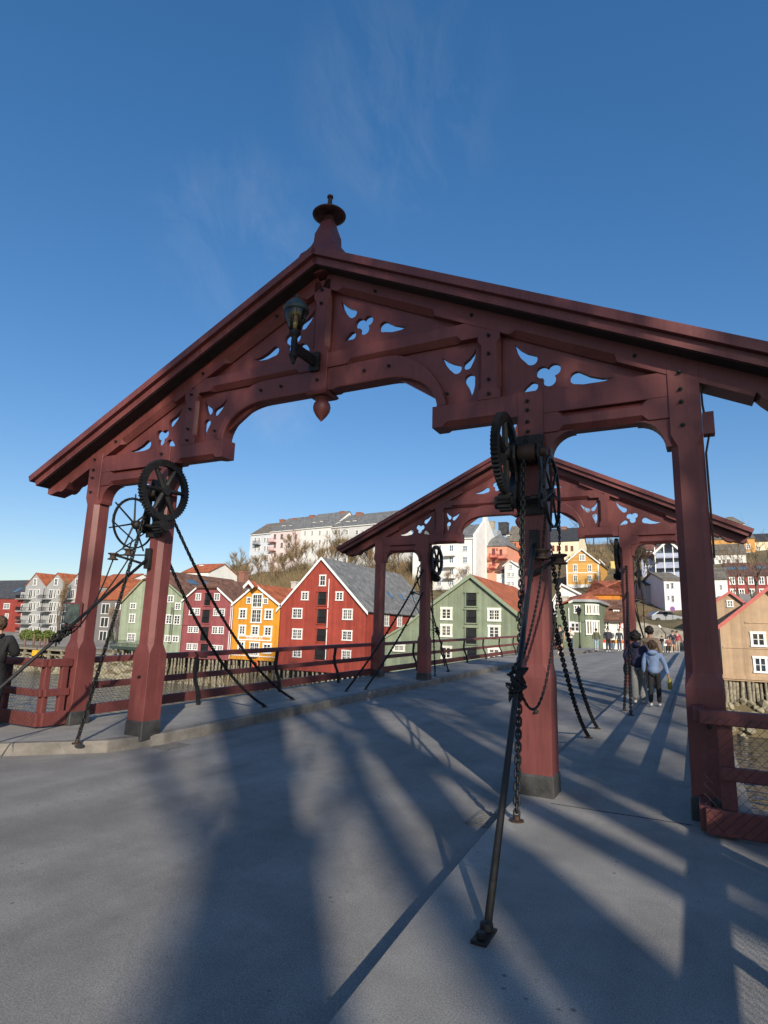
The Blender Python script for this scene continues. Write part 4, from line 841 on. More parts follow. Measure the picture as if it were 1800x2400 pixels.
# ------------------------------------------------------------------ left quay
GREY = plaster('grey boards painted', (.33, .33, .325))
LQ = dict(group='grey gabled apartment houses on the quay')
for i, (l, a, r, lb) in enumerate((((305, 272), (430, 122), (542, 268), 'light grey gabled apartment house with balconies, next to the dark red house'), ((553, 268), (682, 122), (800, 262), 'light grey gabled apartment house with balconies, left of the leftmost gate post'), ((800, 262), (930, 125), (1060, 275), 'light grey gabled apartment house mostly hidden by the leftmost gate post'))):
    h = House('apartment_house', lb, ZA, l[0], 64, 0, 'apartment house', **LQ)
    h.gable(l, r, a, 14, GREY, ORANGE, None, ov=.1, fo=.12); d = l[0]-305; e = 0 if i == 0 else (-8 if i == 1 else 0)
    for rr in ((395,180,435,262),): h.win(rr[0]+d, rr[1], rr[2]+d, rr[3], 1, 2, case=.12)
    for y in (310, 460, 605, 750): h.win(340+d+e, y, 385+d+e, y+105, 2, 1, None, GLASS, case=.07); h.win(400+d+e, y, 420+d+e, y+100, 1, 1, None, GLASS, case=.07); h.win(440+d+e, y, 466+d+e, y+62, 1, 1, None, GLASC, case=.08)
    for y in (420, 565, 710): h.balcony(262+d+(12 if i else 0), 378+d+e, y, y-42, GREY, 1.3, IRON)
    u, z = h.uz(r[0]-15, 300); bm = B(); tube(bm, [(u, -.08, z), (u, -.08, 0)], .06, 5); h.part('downpipe', bm, IRON)
h = House('house', 'dark red house with dark roof at the left edge behind the photographer in black', ZA, 0, 66, 0, 'house')
h.eaves((-420, 415), (305, 415), 215, 12, WALLS['dred'], mat('charcoal roof', (.075, .075, .078), .7, .15, 2, kind='tile', sp=.35), ov=.2)
for r in ((45,475,115,540),(60,592,102,655),(-120,475,-50,540)): h.win(*r, 2, 3, case=.12)
h.skylight(h.uz(60, 400)[0], .4, 1.2, 1.6)
for y in (345, 480, 592, 720): h.win(250, y, 295, y+70, 2, 1, case=.1); h.balcony(240, 300, y+75, y+35, GREY, 1.0, IRON)
h = House('apartment_house', 'dark grey quayside house with long orange roof between the two left gate posts', ZA, 1070, 62, 0, 'apartment house')
h.eaves((1075, 432), (1500, 432), 245, 10, plaster('taupe render', (.17, .155, .15)), ORANGE, ov=.2)
for r in ((1200,475,1290,598),(1185,635,1280,752),(1170,795,1260,915)): h.win(*r, 2, 1, None, GLASS, case=.09)
for r in ((1360,475,1425,545),(1355,630,1390,665)): h.win(*r, 2, 1, case=.12)
h.skylight(h.uz(1430, 400)[0], .55, 1.2, 1.4)
h = House('house', 'orange roofed house behind the dark grey quayside house', ZA, 1110, 84, 0, 'house'); h.eaves((1060, 250), (1400, 250), 140, 12, WPL, ORANGE, ov=.2)
h = House('house', 'row of beige houses with grey roofs far behind the pale green warehouse', ZA, 1360, 130, 0, 'house'); h.eaves((1340, 225), (1760, 228), 145, 12, plaster('beige render', (.42, .33, .24)), SLATB, ov=.2); h.chimney(1560, 1590, 140, 5, BRICK, 1.5, 1.2); h.chimney(1480, 1510, 150, 5, BRICK, 1.2, 1.2)
h = House('house', 'white gabled house with orange roof on the slope above the pale green warehouse', ZB, 905, 88, 0, 'house'); h.eaves((905, 232), (1250, 245), 140, 9, WPL, ORANGE, ov=.25); h.chimney(1160, 1190, 140, 4, WPL, 1.0, .9)
# ------------------------------------------------------------------ apartment blocks on the hilltop
HT = dict(cat='apartment block', group='apartment blocks on the hilltop')
def block(lb, px, fr, L, R, ry, wall, roof, wins, Y=175, a=-7.3, dep=15, wy=(), ww=20, wh=45, dorm=(), fr2=None, base=None, glass=None):
    h = House('apartment_block', lb, fr, px, Y, a, HT['cat'], HT['group']); h.eaves(L, R, ry, dep, wall, roof, ov=.25, fascia=WPL)
    for y in wy:
        for x in wins: h.win(x-ww/2, y, x+ww/2, y+wh, 2, 2, fr2, glass, case=.12)
    for x0, x1, y0, y1 in dorm: h.dormer(x0, y0, x1, y1, wall, SLATE[0], 2)
    return h
PKM, BLM, WHM, GYM = plaster('pink render', (.74, .61, .59)), plaster('pale blue render', (.60, .63, .68)), plaster('chalk render', (.72, .71, .68)), plaster('dove render', (.58, .58, .57))
DF = mat('dark window frame', (.25, .22, .21), .5)
def Yl(x): return 175+(708-x)*.25316*.0142*2.2*0      # one straight terrace
p0 = onY(H3[0]+885*H3[2], 1470, 135)
def Yof(x):                                           # follow the terrace line turned 7.3 degrees
    v = Vector((sin(radians(7.3)), cos(radians(7.3)), 0)); d = ray(H3[0]+x*H3[2], 1470); return (CAM+d*((p0-CAM).dot(v)/d.dot(v))).y
h = block('pale blue hilltop block with brown roof, leftmost of the terrace', 415, H3, (425, 300), (612, 262), 200, BLM, SLATB, (470, 505, 557, 582), Yof(415), dep=14, wy=(315, 395, 475), dorm=((580, 605, 250, 272),)); h.balcony(468, 522, 385, 350, IRON, 1.2); h.chimney(585, 605, 195, 7, BRICK, 1.5, 1.3)
h = block('pink hilltop block with grey roof in the terrace above the bushes', 612, H3, (614, 262), (885, 236), 148, PKM, SLATE, (650, 713, 778, 845), Yof(612), wy=(285, 365, 455), fr2=DF, dorm=((715, 745, 205, 232), (785, 805, 200, 225)));  h.balcony(608, 665, 358, 325, plaster('rose balcony', (.5, .25, .25)), 1.2); h.balcony(608, 665, 438, 405, plaster('rose balcony', (.5, .25, .25)), 1.2); h.chimney(712, 738, 150, 7, BRICK, 1.3, 1.6); h.chimney(835, 850, 138, 7, BRICK, 1.3, 1.4)
h = block('white hilltop block with grey roof in the middle of the terrace', 888, H3, (889, 236), (1178, 206), 108, WHM, SLATE, (930, 997, 1066, 1135), Yof(888), wy=(250, 335, 420), dorm=((1000, 1020, 172, 200), (1065, 1085, 165, 195))); h.chimney(990, 1020, 112, 7, BRICK, 1.4, 1.8)
h = block('dove grey hilltop block with dormers and white windows, right end of the terrace', 1182, H3, (1182, 222), (1640, 180), 108, GYM, SLATE, (1212, 1243, 1315, 1410, 1462, 1550), Yof(1182), wy=(245, 330, 415), ww=26, dorm=((1225, 1250, 175, 205), (1305, 1340, 165, 200), (1370, 1400, 158, 195), (1585, 1610, 165, 185))); h.chimney(1270, 1294, 75, 7, BRICK, 2.4, 1.6); h.chimney(1422, 1446, 85, 7, BRICK, 1.3, 1.6)
h = House('apartment_block', 'tall white apartment block with balconies above the sage green warehouse', G4, 85, 97, 0, **HT)
h.eaves((-120, 350), (662, 350), 195, 13, WHM, SLATE, ov=.2, fascia=WPL)
for x0, x1 in ((190, 246), (350, 408), (524, 584)):
    for y0, y1 in ((430, 510), (580, 662), (735, 815), (885, 950)): h.win(x0, y0, x1, y1, 2, 2, None, GLASB, case=.1)
for yf, yt in ((565, 520), (712, 672), (855, 815)): h.balcony(295, 432, yf, yt, WHM, 1.1, WHITE)
u0, z0 = h.uz(662, 350); bm = B(); prism(bm, [(u0+.003, 0), (u0+.7, 0), (u0+.7, z0+6.2), (u0+.003, z0+6.2)], 5.4, 6.6); loft(bm, [[(u, y, z) for y, z in ((-.3, 0), (13.2, 0), (13.2, z0+.8), (7.2, h.zr+1.0), (6, h.zr+1.0), (-.3, z0+.8))] for u in (u0+.004, u0+.55)]); h.part('fire_wall', bm, WHM)
h.dormer(505, 295, 628, 345, WHM, SLATE[0], 4)
SAL = plaster('salmon render', (.68, .30, .20)); RAIL = mat('dark red balcony', (.25, .035, .04), .5)
h = House('apartment_block', 'salmon apartment block with dark red balconies on the hillside', G4, 745, 103, 0, **HT)
h.eaves((742, 436), (1095, 452), 300, 11, SAL, SLATE, hip=3, ov=.25)
for x0, x1 in ((780, 803), (825, 843)):
    for y0, y1 in ((470, 550), (610, 690), (745, 800)): h.win(x0, y0 if x0 == 780 else y0+5, x1, y1 if x0 == 780 else y0+45, 1, 2, SAL, case=.06)
for x0, x1, y0, y1 in ((905,942,470,555),(1003,1035,485,560),(960,976,470,500),(905,940,620,690)): h.win(x0, y0, x1, y1, 2, 2, RAIL, case=.1)
h.balcony(885, 985, 597, 545, RAIL, 1.3); h.balcony(990, 1110, 610, 560, RAIL, 1.3); h.balcony(885, 960, 735, 685, RAIL, 1.3)
bm = B(); u0, z0 = h.uz(735, 300); u1, z1 = h.uz(835, 215); box(bm, u0, u1, 7, 9.5, z0-2, z1+1); h.part('lift_tower', bm, mat('zinc cladding', (.33, .38, .42), .5), h.roof)
ORG = plaster('orange red render', (.55, .17, .075))
h = House('apartment_block', 'orange red apartment house with beige roof and bare stone gable', G4, 1088, 112, 0, **HT)
h.eaves((1088, 378), (1430, 378), 190, 10, ORG, SLATB, ov=.2)
for x in (1105, 1152, 1190, 1290):
    for y in (400, 560): h.win(x, y, x+28, y+85, 1, 2, DF, case=.08)
h.balcony(1100, 1260, 525, 470, IRON, 1.2); h.dormer(1090, 300, 1135, 355, DARKR, DARKR, 1)
STN = mat('grey stone gable', (.36, .33, .26), .9, .15, 2, .5, 12)
(ua, za), (ub, zb_), (uc, zc) = h.uz(832, 230), h.uz(892, 150), h.uz(1092, 468); bm = B(); prism(bm, [(ua, 0), (uc, 0), (uc, zc), (ub, zb_), (ua, za)], -1.2, -.03); h.part('stone_gable', bm, STN)
h.chimney(885, 912, 120, -.6, STN, 1.2, 1.1); h.chimney(1035, 1072, 140, 4, DARKR, 1.6, 1.8)
h = House('house', 'small white villa with gable and brown roofed wing in front of the salmon block', G4, 960, 84, 0, 'house')
h.eaves((962, 782), (1092, 782), 652, 7, WPL, BROWNT, ov=.3)
g = h.uz(1088, 690)[0], h.uz(1252, 690)[0]
bm = B(); uA, zA = h.uz(1166, 650); zE = h.uz(1166, 700)[1]; prism(bm, [(g[0], 0), (g[1], 0), (g[1], zE), (uA, zA), (g[0], zE)], -1, 8); h.part('gable_wing', bm, WPL)
bm = B()
for uu in (g[0]-.3, g[1]+.3): slab(bm, [(uu, -1.3, zE-.1), (uA, -1.3, zA+.2), (uA, 8, zA+.2), (uu, 8, zE-.1)], .14)
h.part('gable_roof', bm, WPL)
for r in ((1015,800,1070,860),): h.win(*r, 2, 2)
for r in ((1150,690,1190,750),(1125,790,1165,850),(1175,790,1220,850),(1125,905,1165,960),(1175,905,1220,960)): h.win(*r, 2, 2, y=-1.002, case=.1)
# ------------------------------------------------------------------ right hillside
LAV = mat('lavender boards', (.40, .44, .58), .65, .06, .8, kind='hboard', sp=.2)
h = House('apartment_house', 'pale blue house with gabled stack of balconies behind the right gate posts', G6, 345, 105, 0, 'apartment house')
h.eaves((345, 600), (700, 600), 285, 9, LAV, tiles('red brown roof', (.20, .085, .065), .15, .3), ov=.25)
for r in ((435,652,545,822),(455,902,556,1062)): h.win(*r, 2, 2, case=.16)
h.dormer(482, 440, 598, 540, DARKR, DARKR, 2); h.chimney(760, 830, 185, 4, DARKR, 1.5, 1.0)
(g0, zz), (g1, _), (gA, zA) = h.uz(720, 500), h.uz(1330, 500), h.uz(1020, 235)
bm = B(); prism(bm, [(g0, 0), (g1, 0), (g1, zz), (gA, zA), (g0, zz)], -.2, 9); h.part('gable_wing', bm, LAV)
bm = B()
for uu in (g0-.5, g1+.5): slab(bm, [(uu, -2.2, zz-.2), (gA, -2.2, zA+.35), (gA, 9, zA+.35), (uu, 9, zz-.2)], .3)
h.part('gable_roof', bm, VW)
for yf, yt in ((620, 520), (865, 745), (1105, 985)):
    h.balcony(722, 1330, yf, yt, LAV, 1.9, LAV, True)
    zt = h.uz(1000, yt)[1]; zu = h.uz(1000, yt-95)[1]; bm = B(); box(bm, g0+.25, g1-.25, -.23, -.203, h.uz(1000, yf)[1], zu-.1); h.part('balcony_glazing', bm, GLASB)
for x in (722, 945, 1165, 1325): u = h.uz(x, 900)[0]; bm = B(); box(bm, u-.07, u+.07, -1.98, -1.84, h.uz(x, 1105)[1], zA-(abs(u-gA))*.45); h.part('balcony_post', bm, VW)
GR1 = plaster('grey render', (.27, .28, .30)); h = House('house', 'plain grey house with a glazed corner under the pale blue house', G6, 400, 84, 20, 'house')
h.eaves((395, 1285), (910, 1290), 1185, 6, GR1, DARKR, ov=.15); h.win(640, 1290, 750, 1440, 2, 1, DARKR); h.win(655, 1555, 765, 1690, 2, 1, DARKR)
h = House('house', 'white two storey house with grey roof on the lane beside the right gate post', G6, 905, 80, 24, 'house')
h.eaves((900, 1168), (1340, 1160), 1000, 8, plaster('lilac white render', (.62, .60, .63)), SLATB, ov=.25)
for r in ((975,1240,1030,1360),(1085,1230,1135,1355),(1000,1545,1040,1640),(1100,1540,1150,1690)): h.win(*r, 1, 2, plaster('grey frame', (.45, .45, .47)), case=.1)
REDB = boards('wine red boards', (.30, .055, .05)); h = House('house', 'wine red row house with white windows and brown roof behind the tan warehouse', G7, 270, 92, 0, 'house')
h.eaves((272, 1282), (1350, 1282), 1030, 9, REDB, tiles('dull brown roof', (.15, .075, .06), .15, .3), ov=.2)
for x in (335, 512, 712, 920, 1090, 1240): h.win(x, 1292, x+112, 1445, 2, 2, case=.2); h.win(x+18, 1535, x+128, 1690, 2, 2, case=.2)
for f, x in ((.5, 390), (.5, 640), (.55, 1010)): h.skylight(h.uz(x, 1280)[0], f, 1.2, 1.0)
h = House('house', 'white gable end house left of the wine red row house', G7, 75, 89, 0, 'house'); h.eaves((10, 1345), (290, 1345), 1130, 8, WPL, SLATB, ov=.2); h.win(160, 1450, 185, 1540, 1, 2)
h = House('house', 'white house with grey roof and glass dormer above the wine red row house', G7, 30, 120, 0, 'house')
h.eaves((30, 852), (662, 842), 655, 10, WPL, SLATB, ov=.2); h.dormer(90, 780, 258, 840, DARKR, DARKR, 3)
for r in ((135,960,170,1010),(205,960,240,1010),(465,945,528,1010),(290,950,355,1010)): h.win(*r, 2, 2, DF)
OCH = plaster('orange ochre render', (.58, .30, .09)); h = House('house', 'orange ochre house on the hill under the right eave of the farther gate', G7, 20, 140, 0, 'house')
h.eaves((-60, 545), (838, 545), 475, 12, OCH, SLATB, ov=.2); h.win(665, 635, 755, 740, 2, 2); h.win(680, 800, 780, 890, 2, 2); h.win(90, 660, 160, 700, 2, 1)
h = House('house', 'cream house with dark roof at the right edge of the photo on the hill', G7, 845, 143, 0, 'house')
h.eaves((840, 575), (1500, 590), 440, 11, plaster('cream render', (.76, .68, .48)), DARKR, ov=.2); h.win(880, 685, 960, 765, 2, 2); h.balcony(900, 1060, 800, 770, WPL, 1)
h = House('house', 'grey topped house on the skyline above the right eave of the farther gate', G7, 200, 215, 0, 'house'); h.eaves((120, 250), (640, 245), 105, 12, WPL, SLATB, ov=.2, hip=3)
h = House('house', 'small cottage with orange roof and yellow wall right of the yellow gable house', G5, 985, 118, 0, 'house'); h.gable((985, 900), (1100, 900), (1010, 810), 6, WALLS['grn'], ORANGE, VW, ov=.15); 
bm = B(); u0, z1 = h.uz(1205, 810); u1, z0 = h.uz(1330, 935); box(bm, u0, u1, 2, 8, z0-3, z1); h.part('side_wing', bm, plaster('butter render', (.72, .55, .20)))
# ------------------------------------------------------------------ vegetation
BARK = mat('grey brown bark', (.115, .092, .07), .9, .25, 6, .5, 20)
TWIG = mat('brown twigs', (.27, .185, .105), .9, .2, 4); TWIGO = mat('olive twigs', (.215, .165, .085), .9, .2, 4); TWIGD = mat('dark twigs', (.07, .055, .04), .9, .2, 4)
LEAF = mat('evergreen leaves', (.045, .075, .022), .6, .3, 3); LEAFH = mat('hedge leaves', (.10, .135, .02), .6, .3, 3)
def sliver(bm, p, d, L, w, r):
    a = d.orthogonal().normalized(); a = Matrix.Rotation(r.uniform(0, 6.28), 3, d) @ a
    v = [bm.verts.new(q) for q in (p-a*w, p+a*w, p+d*L)]; bm.faces.new(v)
def bare_tree(h, seed, trunk=.16, spread=.75, twn=7, twl=1.0, tww=.018, fork=.28, levels=4, lean=0, twigm=None, nb=(2, 3), up=.25, wob=.13, taper0=.75, sp0=None, top=False):
    r = random.Random(seed); bt, bc = B(), B()
    def grow(p, d, L, rad, lev):
        pts = [p]; n = 4; dd = d.copy()
        for i in range(n):
            dd = (dd+Vector((r.uniform(-1, 1), r.uniform(-1, 1), r.uniform(-.3, .6)))*(wob if lev == 0 else .13)+Vector((0, 0, up*.12))).normalized(); pts.append(pts[-1]+dd*L/n)
        r1 = rad*.62 if lev else rad*taper0
        tube(bt, pts, [rad+(r1-rad)*i/n for i in range(n+1)], 7 if lev == 0 else (5 if lev < 3 else 3), cap=False)
        if lev >= 2:
            for i in range(twn):
                q = pts[r.randint(1, n)]; tv = (dd+Vector((r.uniform(-1, 1), r.uniform(-1, 1), r.uniform(-.4, 1)))*.9).normalized(); sliver(bc, q, tv, twl*r.uniform(.5, 1.2), tww, r)
        if lev < levels:
            for k in range(r.randint(*nb)+(1 if lev == 0 else 0)):
                q = pts[-1] if k < 2 or (top and lev == 0) else pts[r.randint(2, n-1)]
                nd = (dd+Vector((r.uniform(-1, 1), r.uniform(-1, 1), r.uniform(-.15, .7)))*(sp0 if sp0 and lev < 2 else spread)).normalized(); grow(q, nd, L*r.uniform(.62, .85), r1*r.uniform(.6, .85), lev+1)
    grow(Vector((0, 0, -.3)), Vector((lean, 0, 1)).normalized(), h*fork, trunk, 0)
    return bt, bc
def tree_at(name, loc, bms, label, group=None, twigm=None, sc=1):
    root = empty(name, loc, RND.uniform(0, 6.28), label, 'tree', group); root.scale = (sc, sc, sc)
    obj('trunk', bms[0], BARK, root); obj('crown', bms[1], twigm or TWIG, root); return root
HG = 'bare trees on the hillside'; HL = 'bare brown tree among the many on the slope below the hilltop blocks'
protoT = [tree_at('bare_tree', (0, 0, 0), bare_tree(11, s, .15, .8, 11, 1.3, .035), HL, HG, (TWIG, TWIGO, TWIG)[s % 3]) for s in (1, 2, 3)]
def put(i, px, Y, sc, z=None):
    global used
    p = onY(px, 1470, Y); o = protoT[i] if protoT[i].name not in used else copy_tree(protoT[i]); used.add(protoT[i].name)
    o.location = (p.x, p.y, terrain(p.x, p.y)-.2 if z is None else z); o.rotation_euler = (0, 0, RND.uniform(0, 6.28)); o.scale = (sc, sc, sc*RND.uniform(.9, 1.15)); return o
used = set()
hillspots = [(470, 150, .95), (495, 140, .8), (520, 152, 1.0), (545, 145, 1.1), (562, 160, 1.15), (575, 135, .9), (600, 150, .8), (625, 140, .8), (650, 155, .9), (668, 130, .9), (690, 150, 1.25), (705, 140, 1.15), (728, 152, .95), (748, 135, 1.0), (765, 150, 1.15), (785, 142, 1.35), (800, 155, 1.1), (820, 140, 1.2), (838, 130, .9), (852, 148, 1.1), (875, 135, 1.0), (905, 140, 1.1), (935, 130, 1.0), (965, 135, 1.1), (990, 128, .9), (640, 120, .7), (560, 120, .7), (720, 118, .7), (800, 115, .75), (505, 118, .7), (900, 112, .7), (450, 135, .7), (930, 112, .7), (970, 112, .8)]
for k, (px, Y, sc) in enumerate(hillspots): put(k % 3, px, 86+(Y-86)*.55, sc*1.0)
def one(px, Y, h, seed, label, z=None, **kw):
    p = onY(px, 1470, Y); tw = kw.pop('twigm', None)
    return tree_at('bare_tree', (p.x, p.y, terrain(p.x, p.y)-.2 if z is None else z), bare_tree(h, seed, **kw), label, None, tw)
one(1093, 90, 7.5, 21, 'thin bare tree in front of the tall white apartment block', tww=.012, trunk=.1)
one(1062, 92, 5.5, 22, 'small bare tree left of the thin one, below the white block balconies', tww=.012, trunk=.08)
one(1402, 150, 15, 23, 'tall bare birch on the skyline right of the yellow gable house', tww=.03, trunk=.2)
one(1380, 160, 13, 24, 'bare skyline tree between the cream house and the tall birch', tww=.03)
one(1432, 158, 12, 28, 'bare skyline tree right of the tall birch by the gate post', tww=.03)
one(1742, 76, 14, 25, 'slim leaning birch in front of the wine red row house', tww=.012, trunk=.12, spread=.5, lean=-.08)
one(1766, 76, 13, 26, 'stout bare birch with thick crown before the wine red row house', trunk=.22, tww=.016)
one(1500, 70, 6, 27, 'spreading bare tree on the bank at the end of the bridge', z=.6, trunk=.13, tww=.012, spread=1.0)
one(1483, 88, 12, 31, 'dark netted looking tree right of the farther gate post', twigm=TWIGD, twn=14, tww=.03, spread=.45)
one(1502, 90, 11, 32, 'dark dense tree beside the pale blue house', twigm=TWIGD, twn=14, tww=.03, spread=.45)
one(276, 60, 7, 33, 'small bare tree against the dark grey quayside house', tww=.012, trunk=.1, z=-1)
one(139, 62, 11, 34, 'narrow climbing bare tree on the grey gabled apartment house', tww=.03, trunk=.3, spread=.18, twn=10, z=-1, up=1)
one(1415, 70, 4, 35, 'small bare shrub tree above the barriers at the bridge end', z=.6, trunk=.07, tww=.01)
def scrub(name, n, area, label_kind, mats, hmin, hmax, seed):
    r = random.Random(seed); bm = B()
    for k in range(n):
        px, Y = r.uniform(*area[0]), r.uniform(*area[1]); p = onY(px, 1470, Y); z = terrain(p.x, p.y)
        if noise.noise(Vector((p.x*.09, p.y*.09, 9))) < -.12: continue
        mi = 0 if noise.noise(Vector((p.x*.05, p.y*.05, 4))) > 0 else 1; H = r.uniform(hmin, hmax)
        for j in range(9):
            d = Vector((r.uniform(-.6, .6), r.uniform(-.6, .6), 1)).normalized(); f = len(bm.faces); sliver(bm, Vector((p.x, p.y, z+r.uniform(-.3, H*.4))), d, H*r.uniform(.4, 1), .045, r); bm.faces.ensure_lookup_table(); bm.faces[f].material_index = mi if r.random() > .25 else 1-mi
    o = obj(name, bm, mats); tagp(o, kind='stuff')
scrub('hillside_scrub', 7500, ((425, 1010), (80, 128)), 'stuff', [TWIGO, TWIG], 1.8, 4.6, 3)
scrub('hillside_scrub_right', 700, ((1335, 1480), (105, 205)), 'stuff', [TWIGO, TWIG], 1.0, 2.6, 4)
def leafy(bm, c, s, n, lf, r):
    for k in range(n):
        while True:
            v = Vector((r.uniform(-1, 1), r.uniform(-1, 1), r.uniform(-1, 1)))
            if .5 < v.length < 1: break
        p = Vector(c)+Vector((v.x*s[0], v.y*s[1], v.z*s[2])); a = Vector((r.uniform(-1, 1), r.uniform(-1, 1), r.uniform(-1, 1))).normalized(); b = a.orthogonal().normalized()
        bm.faces.new([bm.verts.new(q) for q in (p-a*lf, p+b*lf*.6, p+a*lf, p-b*lf*.6)])
for i, (x0, x1) in enumerate(((50, 78), (77, 97), (97, 131))):
    a, b = onY(x0, 1480, 58.5), onY(x1, 1480, 58.5); r = random.Random(i+5); bm = B(); leafy(bm, (0, 0, .5), ((b.x-a.x)/2, .8, .95), 1500, .16, r)
    o = obj('hedge', bm, LEAFH); o.location = ((a.x+b.x)/2, 58.5, onY(90, 1497, 58.5).z); tagp(o, ('leftmost clipped green hedge below the grey apartment houses', 'short middle green hedge below the grey apartment houses', 'longest green hedge ending at the leftmost gate post')[i], 'hedge', 'hedges on the left quay')
p = onY(258, 1505, 59); bm = B(); r = random.Random(3)
for k in range(700):
    z = r.uniform(0, 2.6); w = .55*(1-z/2.7); a = r.uniform(0, 6.28); q = Vector((w*cos(a), w*sin(a), z)); bm.faces.new([bm.verts.new(q+Vector((r.uniform(-.12, .12), r.uniform(-.12, .12), t))) for t in (0, .1, .22)])
o = obj('conifer_shrub', bm, LEAF); o.location = p; tagp(o, 'small green cone shaped conifer by the dark grey quayside house', 'shrub')
# trees standing behind the photographer, whose shade falls across the deck
BT = (('tall forked bare tree behind the viewpoint casting shade on the road', (16.10, -22.0), dict(h=30, seed=51, trunk=.47, fork=.36, sp0=.27, nb=(3, 3), top=True)),
 ('bare tree on the near bank right of the viewpoint', (16.9, -19.82), dict(h=25, seed=42, trunk=.42, fork=.4, sp0=.35, top=True)),
 ('bare tree on the near bank nearest the water right of the viewpoint', (18.1, -18.9), dict(h=24, seed=46, trunk=.42, fork=.34, sp0=.45)),
 ('old bare tree farther behind the viewpoint', (26.6, -32.9), dict(h=30, seed=47, trunk=.45, fork=.34)),
 ('second old bare tree farther behind the viewpoint', (29, -33), dict(h=29, seed=48, trunk=.45, fork=.34)))
for lb, (x, y), kw in BT:
    kw = dict(dict(spread=.62, twn=11, twl=1.7, tww=.042, levels=5, nb=(2, 3), up=.35, wob=.02, taper0=.9), **kw); t = tree_at('shade_tree', (x, y, -.3), bare_tree(**kw), lb); t.rotation_euler = (0, 0, .644 if 'leaning' in lb else 0)
# ------------------------------------------------------------------ river bank
ROCK = mat('bank stones', (.30, .265, .185), .9, .25, 1.5, .6, 6, col2=(.14, .12, .08))
bm = B(); r = random.Random(11)
ico = B(); bmesh.ops.create_icosphere(ico, subdivisions=1, radius=1); IV = [v.co.copy() for v in ico.verts]; IF = [[v.index for v in f.verts] for f in ico.faces]; ico.free()
for k in range(2600):
    x = r.uniform(-130, 40); y = r.uniform(47.2, 50.4) if -60 < x < 2 else r.uniform(46.9, 52.5); s = r.uniform(.16, .5)*(1.25 if x < -55 else 1); M3 = Matrix.Rotation(r.uniform(0, 6), 3, 'Z') @ Matrix.Rotation(r.uniform(0, 6), 3, 'X')
    sc = Vector((s*r.uniform(.7, 1.5), s*r.uniform(.7, 1.3), s*r.uniform(.45, .9))); V = [bm.verts.new(M3 @ Vector((c.x*sc.x, c.y*sc.y, c.z*sc.z))*(1+.2*noise.noise(c*3+Vector((k, 0, 0))))+Vector((x, y, terrain(x, y)+s*.25))) for c in IV]
    for f in IF: bm.faces.new([V[i] for i in f])
o = obj('bank_stones', bm, ROCK); tagp(o, kind='stuff')
# standing fender piles in front of the warehouses
TL = 'weathered vertical fender pile standing in the stones below the warehouses'
fp = None
for k in range(70):
    x = -58+k*.53+r.uniform(-.2, .2)
    if fp is None:
        bm = B(); tube(bm, [(0, 0, -1), (.02, 0, .6), (0, 0, 2.1)], [.15, .15, .13], 7); o = fp = obj('fender_pile', bm, WOODG, smooth=True); tagp(o, TL, 'pile', 'fender piles along the bank')
    else: o = mesh_data(fp)
    y = 49.6+r.uniform(-.3, .3); o.location = (x, y, terrain(x, y)-.2); s = r.uniform(.7, 1.15); o.scale = (s, s, r.uniform(.6, 1.15)); o.rotation_euler = (r.uniform(-.06, .06), r.uniform(-.06, .06), 0)
# left quay furniture
w = empty('timber_wharf', onY(30, 1525, 50), 0, 'low timber wharf with dark openings on the far left bank', 'wharf'); bm = B(); box(bm, -9, 14, 0, 6, .35, .6); obj('wharf_deck', bm, WOODG, w)
for k in range(9): bm = B(); box(bm, -8.8+k*2.8, -8.5+k*2.8, .1, .4, -2.6, .349); obj('wharf_leg', bm, WOODG, w)
bm = B(); box(bm, -8.9, 13.9, .15, .35, -.3, -.1); obj('wharf_beam', bm, WOODG, w)
for k, px in enumerate((57, 77, 92, 103, 110)):
    p = onY(px, 1516, 52); bm = B(); tube(bm, [(0, 0, -.5), (0, 0, 1.2 if k != 1 else 1.8)], .16, 8); o = obj('mooring_post', bm, mat('reddish post', (.16, .09, .07), .8), smooth=True); o.location = p; tagp(o, 'reddish mooring post on the timber wharf at the far left', 'post', 'mooring posts on the wharf')
p = onY(85, 1533, 49); bm = B(); box(bm, -.5, .5, -.4, .4, -.3, .55); o = obj('float', bm, mat('yellow plastic', (.75, .42, .03), .5), bevel=.1); o.location = p; tagp(o, 'yellow plastic float moored at the wharf', 'float'); bm = B(); lathe(bm, [(.05, .5), (.05, .8), (.14, .82), (.0, .95)], n=8); obj('bollard', bm, IRON, o)
p = onY(287, 1527, 51); w = empty('terrace', p, 0, 'dark green painted terrace on posts beside the pale green warehouse', 'terrace'); TG = mat('dark green paint', (.035, .055, .045), .6); bm = B(); box(bm, -2.6, 3.2, 0, 3, .3, .6); obj('platform', bm, TG, w); bm = B(); grille(bm, -2.6, 3.2, .6, 1.5, .06, 24, .02); obj('railing', bm, TG, w)
for x in (-2.3, -.4, 1.4, 3.0): bm = B(); tube(bm, [(x, .4, .3), (x, .4, -2.6)], .13, 7); obj('support', bm, WOODG, w)
p = onY(598, 1557, 51.6); bm = B(); n = 20
R = [[(( .36+.09*cos(2*pi*j/8))*cos(2*pi*i/n), .09*sin(2*pi*j/8), (.36+.09*cos(2*pi*j/8))*sin(2*pi*i/n)) for j in range(8)] for i in range(n)]; loft(bm, R+[R[0]], cap=False)
o = obj('lifebuoy', bm, mat('orange buoy', (.75, .13, .03), .5), smooth=True); o.location = p; tagp(o, 'orange lifebuoy hanging below the ochre warehouse', 'lifebuoy')
